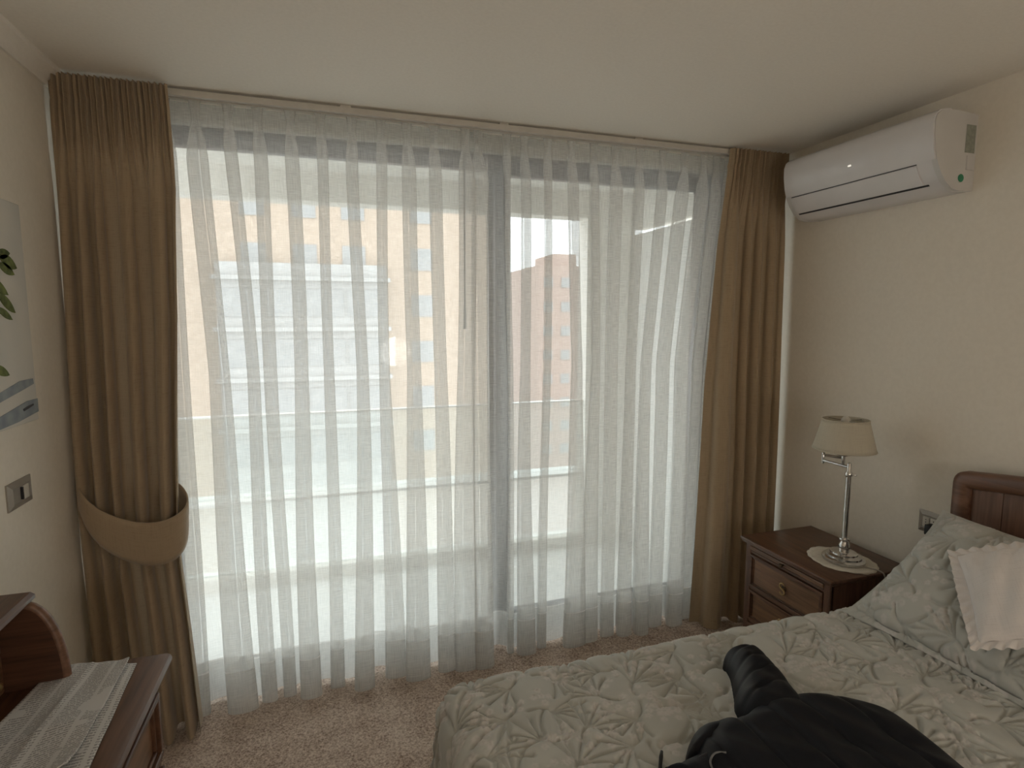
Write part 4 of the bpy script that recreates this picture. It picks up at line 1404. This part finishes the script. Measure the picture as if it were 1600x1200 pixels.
# frill
nfr = 420
s = np.linspace(0, 4, nfr)
edge_pts = []
for t in s:
    k = int(t) % 4
    f = t - int(t)
    g = -1 + 2 * f
    pt = [(g, -1), (1, g), (-g, 1), (-1, -g)][k]
    edge_pts.append(pt)
edge_pts = np.array(edge_pts)
rows = []
for j, t in enumerate(np.linspace(0, 1, 6)):
    ux = edge_pts[:, 0] * 0.155 * (1 - 0.05 * (1 - edge_pts[:, 1] ** 2) * np.abs(edge_pts[:, 0]) ** 3)
    vx = edge_pts[:, 1] * 0.155 * (1 - 0.05 * (1 - edge_pts[:, 0] ** 2) * np.abs(edge_pts[:, 1]) ** 3)
    nn = edge_pts / (np.linalg.norm(edge_pts, axis=1, keepdims=True))
    wid = 0.030 * t
    rip = 0.005 * t * np.sin(s * 2 * PI * 11 + 0.8 * np.sin(s * 7))
    rows.append(cc + (ux + nn[:, 0] * wid)[:, None] * cu + (vx + nn[:, 1] * wid)[:, None] * cv_ + rip[:, None] * e3)
P = np.array(rows)
UVf = np.stack(np.meshgrid(np.linspace(0, 2.0, nfr), np.linspace(0, 0.045, 6)), -1)
grid_obj('frill', P, UVf, WHITE_COT, None, cb)

# ================================================================== black puffer jacket thrown on the bed
def poly_field(poly, X, Y):
    """signed distance (inside > 0) and closest boundary point"""
    pts = np.array(poly)
    best = np.full(X.shape, 1e9)
    cxs, cys = np.zeros(X.shape), np.zeros(X.shape)
    inside = np.zeros(X.shape, bool)
    m_ = len(pts)
    for i in range(m_):
        a, c = pts[i], pts[(i + 1) % m_]
        d_ = c - a
        t = np.clip(((X - a[0]) * d_[0] + (Y - a[1]) * d_[1]) / (d_ @ d_ + 1e-12), 0, 1)
        px, py = a[0] + t * d_[0], a[1] + t * d_[1]
        dd = np.hypot(X - px, Y - py)
        k = dd < best
        best[k] = dd[k]
        cxs[k] = px[k]
        cys[k] = py[k]
        cond = (a[1] > Y) != (c[1] > Y)
        xi = a[0] + (Y - a[1]) / ((c[1] - a[1]) if abs(c[1] - a[1]) > 1e-12 else 1e-12) * d_[0]
        inside ^= cond & (X < xi)
    return np.where(inside, best, -best), cxs, cys

def bed_z(x, y):
    t = np.clip((y - BY0 - 0.005) / 1.47, 0, 1)
    return BZ + 0.005 + 0.012 * np.sin(t * PI)

def smooth_closed(poly, n=8):
    pts = [np.array(p_, float) for p_ in poly]
    m_ = len(pts)
    out_ = []
    for i in range(m_):
        p0, p1, p2, p3 = pts[(i - 1) % m_], pts[i], pts[(i + 1) % m_], pts[(i + 2) % m_]
        for k in range(n):
            t = k / n
            out_.append(0.5 * ((2 * p1) + (-p0 + p2) * t + (2 * p0 - 5 * p1 + 4 * p2 - p3) * t * t + (-p0 + 3 * p1 - 3 * p2 + p3) * t ** 3))
    return out_

def puff_piece(name, poly, height, rim, seams, parent, z_extra=0.0, wr=0.006, seed=0.0, step=0.005, seam_w=0.008, seam_d=0.22):
    poly = smooth_closed(poly)
    pa = np.array(poly)
    x_ = np.arange(pa[:, 0].min() - step, pa[:, 0].max() + 2 * step, step)
    y_ = np.arange(pa[:, 1].min() - step, pa[:, 1].max() + 2 * step, step)
    X, Y = np.meshgrid(x_, y_)
    sd, cx_, cy_ = poly_field(poly, X, Y)
    t = np.clip(sd / rim, 0, 1)
    hh = height * np.sqrt(np.clip(1 - (1 - t) ** 2, 0, 1))
    for (ax_, ay_, bx_, by_) in seams:      # line through two points
        d_ = np.array([bx_ - ax_, by_ - ay_])
        d_ /= np.linalg.norm(d_)
        ld = np.abs((X - ax_) * -d_[1] + (Y - ay_) * d_[0])
        hh = hh * (1 - seam_d * 0.5 * np.exp(-(ld / seam_w) ** 2) * (0.5 + 0.5 * t))
    hh = hh + wr * t * (np.sin(31 * X + 17 * Y + seed) * np.sin(23 * Y - 13 * X + 2 * seed)) + 0.5 * wr * t * np.sin(70 * X + 41 * Y + seed)
    out_m = sd < 0
    X = np.where(out_m, cx_, X)
    Y = np.where(out_m, cy_, Y)
    Z = bed_z(X, Y) + np.where(out_m, 0, np.maximum(hh, 0)) + z_extra
    use = (sd >= 0)
    cell = use[:-1, :-1] | use[:-1, 1:] | use[1:, 1:] | use[1:, :-1]
    idx = np.full(X.shape, -1)
    mb = MB()
    mb.uv = []
    ny, nx = X.shape
    need = np.zeros(X.shape, bool)
    need[:-1, :-1] |= cell
    need[:-1, 1:] |= cell
    need[1:, 1:] |= cell
    need[1:, :-1] |= cell
    ii = np.argwhere(need)
    idx[need] = np.arange(len(ii))
    mb.v = np.stack([X[need], Y[need], Z[need]], -1).tolist()
    mb.uv = np.stack([X[need], Y[need]], -1).tolist()
    cj, ci = np.nonzero(cell)
    mb.f = np.stack([idx[cj, ci], idx[cj, ci + 1], idx[cj + 1, ci + 1], idx[cj + 1, ci]], -1).tolist()
    # underside so the piece is a closed body
    off = len(mb.v)
    mb.v += [[a, b2, float(bed_z(np.array(a), np.array(b2))) + z_extra - 0.002] for a, b2, _ in mb.v]
    mb.uv += mb.uv
    mb.f += [[off + f[3], off + f[2], off + f[1], off + f[0]] for f in mb.f]
    return obj(name, mb, JACKET, parent, smooth=True, fixn=False)

jk = empty('puffer_jacket', (1.0, 0.8, BZ))
tag(jk, 'black quilted puffer jacket spread out on the green bedspread', 'jacket')
body = [(0.985, 1.085), (1.06, 1.09), (1.14, 1.075), (1.215, 1.035), (1.275, 0.965), (1.285, 0.88), (1.268, 0.76), (1.24, 0.60), (1.18, 0.42), (1.02, 0.36), (0.86, 0.42), (0.76, 0.60), (0.735, 0.78), (0.73, 0.90),
        (0.735, 0.98), (0.79, 1.045), (0.86, 1.065), (0.92, 1.06)]
bs = []
for k in range(7):
    bs.append((0.70 + 0.095 * k, 1.05, 0.66 + 0.10 * k, 0.4))
puff_piece('torso', body, 0.085, 0.075, bs, jk, 0.004, 0.005, 0.5, 0.006)
slv = [(1.052, 1.272), (1.068, 1.302), (1.118, 1.310), (1.165, 1.290), (1.174, 1.245), (1.158, 1.175), (1.135, 1.10), (1.10, 1.02), (1.02, 0.99), (0.955, 1.03), (0.950, 1.10), (0.985, 1.155), (1.025, 1.215)]
ss = []
for t in (0.10, 0.32, 0.55, 0.80):
    cx_, cy_ = 1.12 - 0.10 * t, 1.29 - 0.24 * t
    ss.append((cx_, cy_, cx_ + 0.93, cy_ + 0.18))
puff_piece('sleeve', slv, 0.085, 0.060, ss, jk, 0.004, 0.005, 1.7, 0.004, 0.007, 0.13)
flap = [(0.650, 0.985), (0.672, 0.992), (0.72, 0.995), (0.79, 1.0), (0.85, 0.97), (0.86, 0.88), (0.82, 0.78), (0.76, 0.72), (0.70, 0.78), (0.685, 0.87), (0.672, 0.94)]
puff_piece('front_flap', flap, 0.060, 0.05, [(0.70, 1.0, 0.75, 0.7)], jk, 0.004, 0.004, 2.2, 0.005)
coll = [(0.73, 0.985), (0.74, 1.015), (0.79, 1.055), (0.86, 1.062), (0.90, 1.03), (0.86, 0.985), (0.80, 0.965)]
puff_piece('collar', coll, 0.075, 0.05, [], jk, 0.004, 0.004, 3.1, 0.004)
bz = float(bed_z(np.array(0.65), np.array(0.98)))
obj('zipper_pull', MB().tube([(0.655, 0.988, bz + 0.012), (0.668, 1.004, bz + 0.022), (0.680, 1.020, bz + 0.032), (0.688, 1.03, bz + 0.036)], [0.003, 0.004, 0.0045, 0.003], 8), BLACKP, jk, smooth=True)
obj('zip_edge', MB().tube([(0.652, 0.985, bz + 0.012), (0.685, 0.975, bz + 0.03), (0.72, 0.965, bz + 0.05), (0.77, 0.96, bz + 0.07)], 0.004, 8), BLACKP, jk, smooth=True)
LOOP = mat_noise('grey_cord_loop', (0.12, 0.12, 0.125), (0.2, 0.2, 0.2), 60, 0.6, 0.0)
lp = catmull([(0.728, 0.895, bz + 0.064), (0.735, 0.915, bz + 0.072), (0.745, 0.935, bz + 0.073), (0.765, 0.945, bz + 0.078), (0.785, 0.935, bz + 0.082)], 6)
obj('hanging_loop', MB().tube([tuple(a) for a in lp], 0.0022, 6), LOOP, jk, smooth=True)
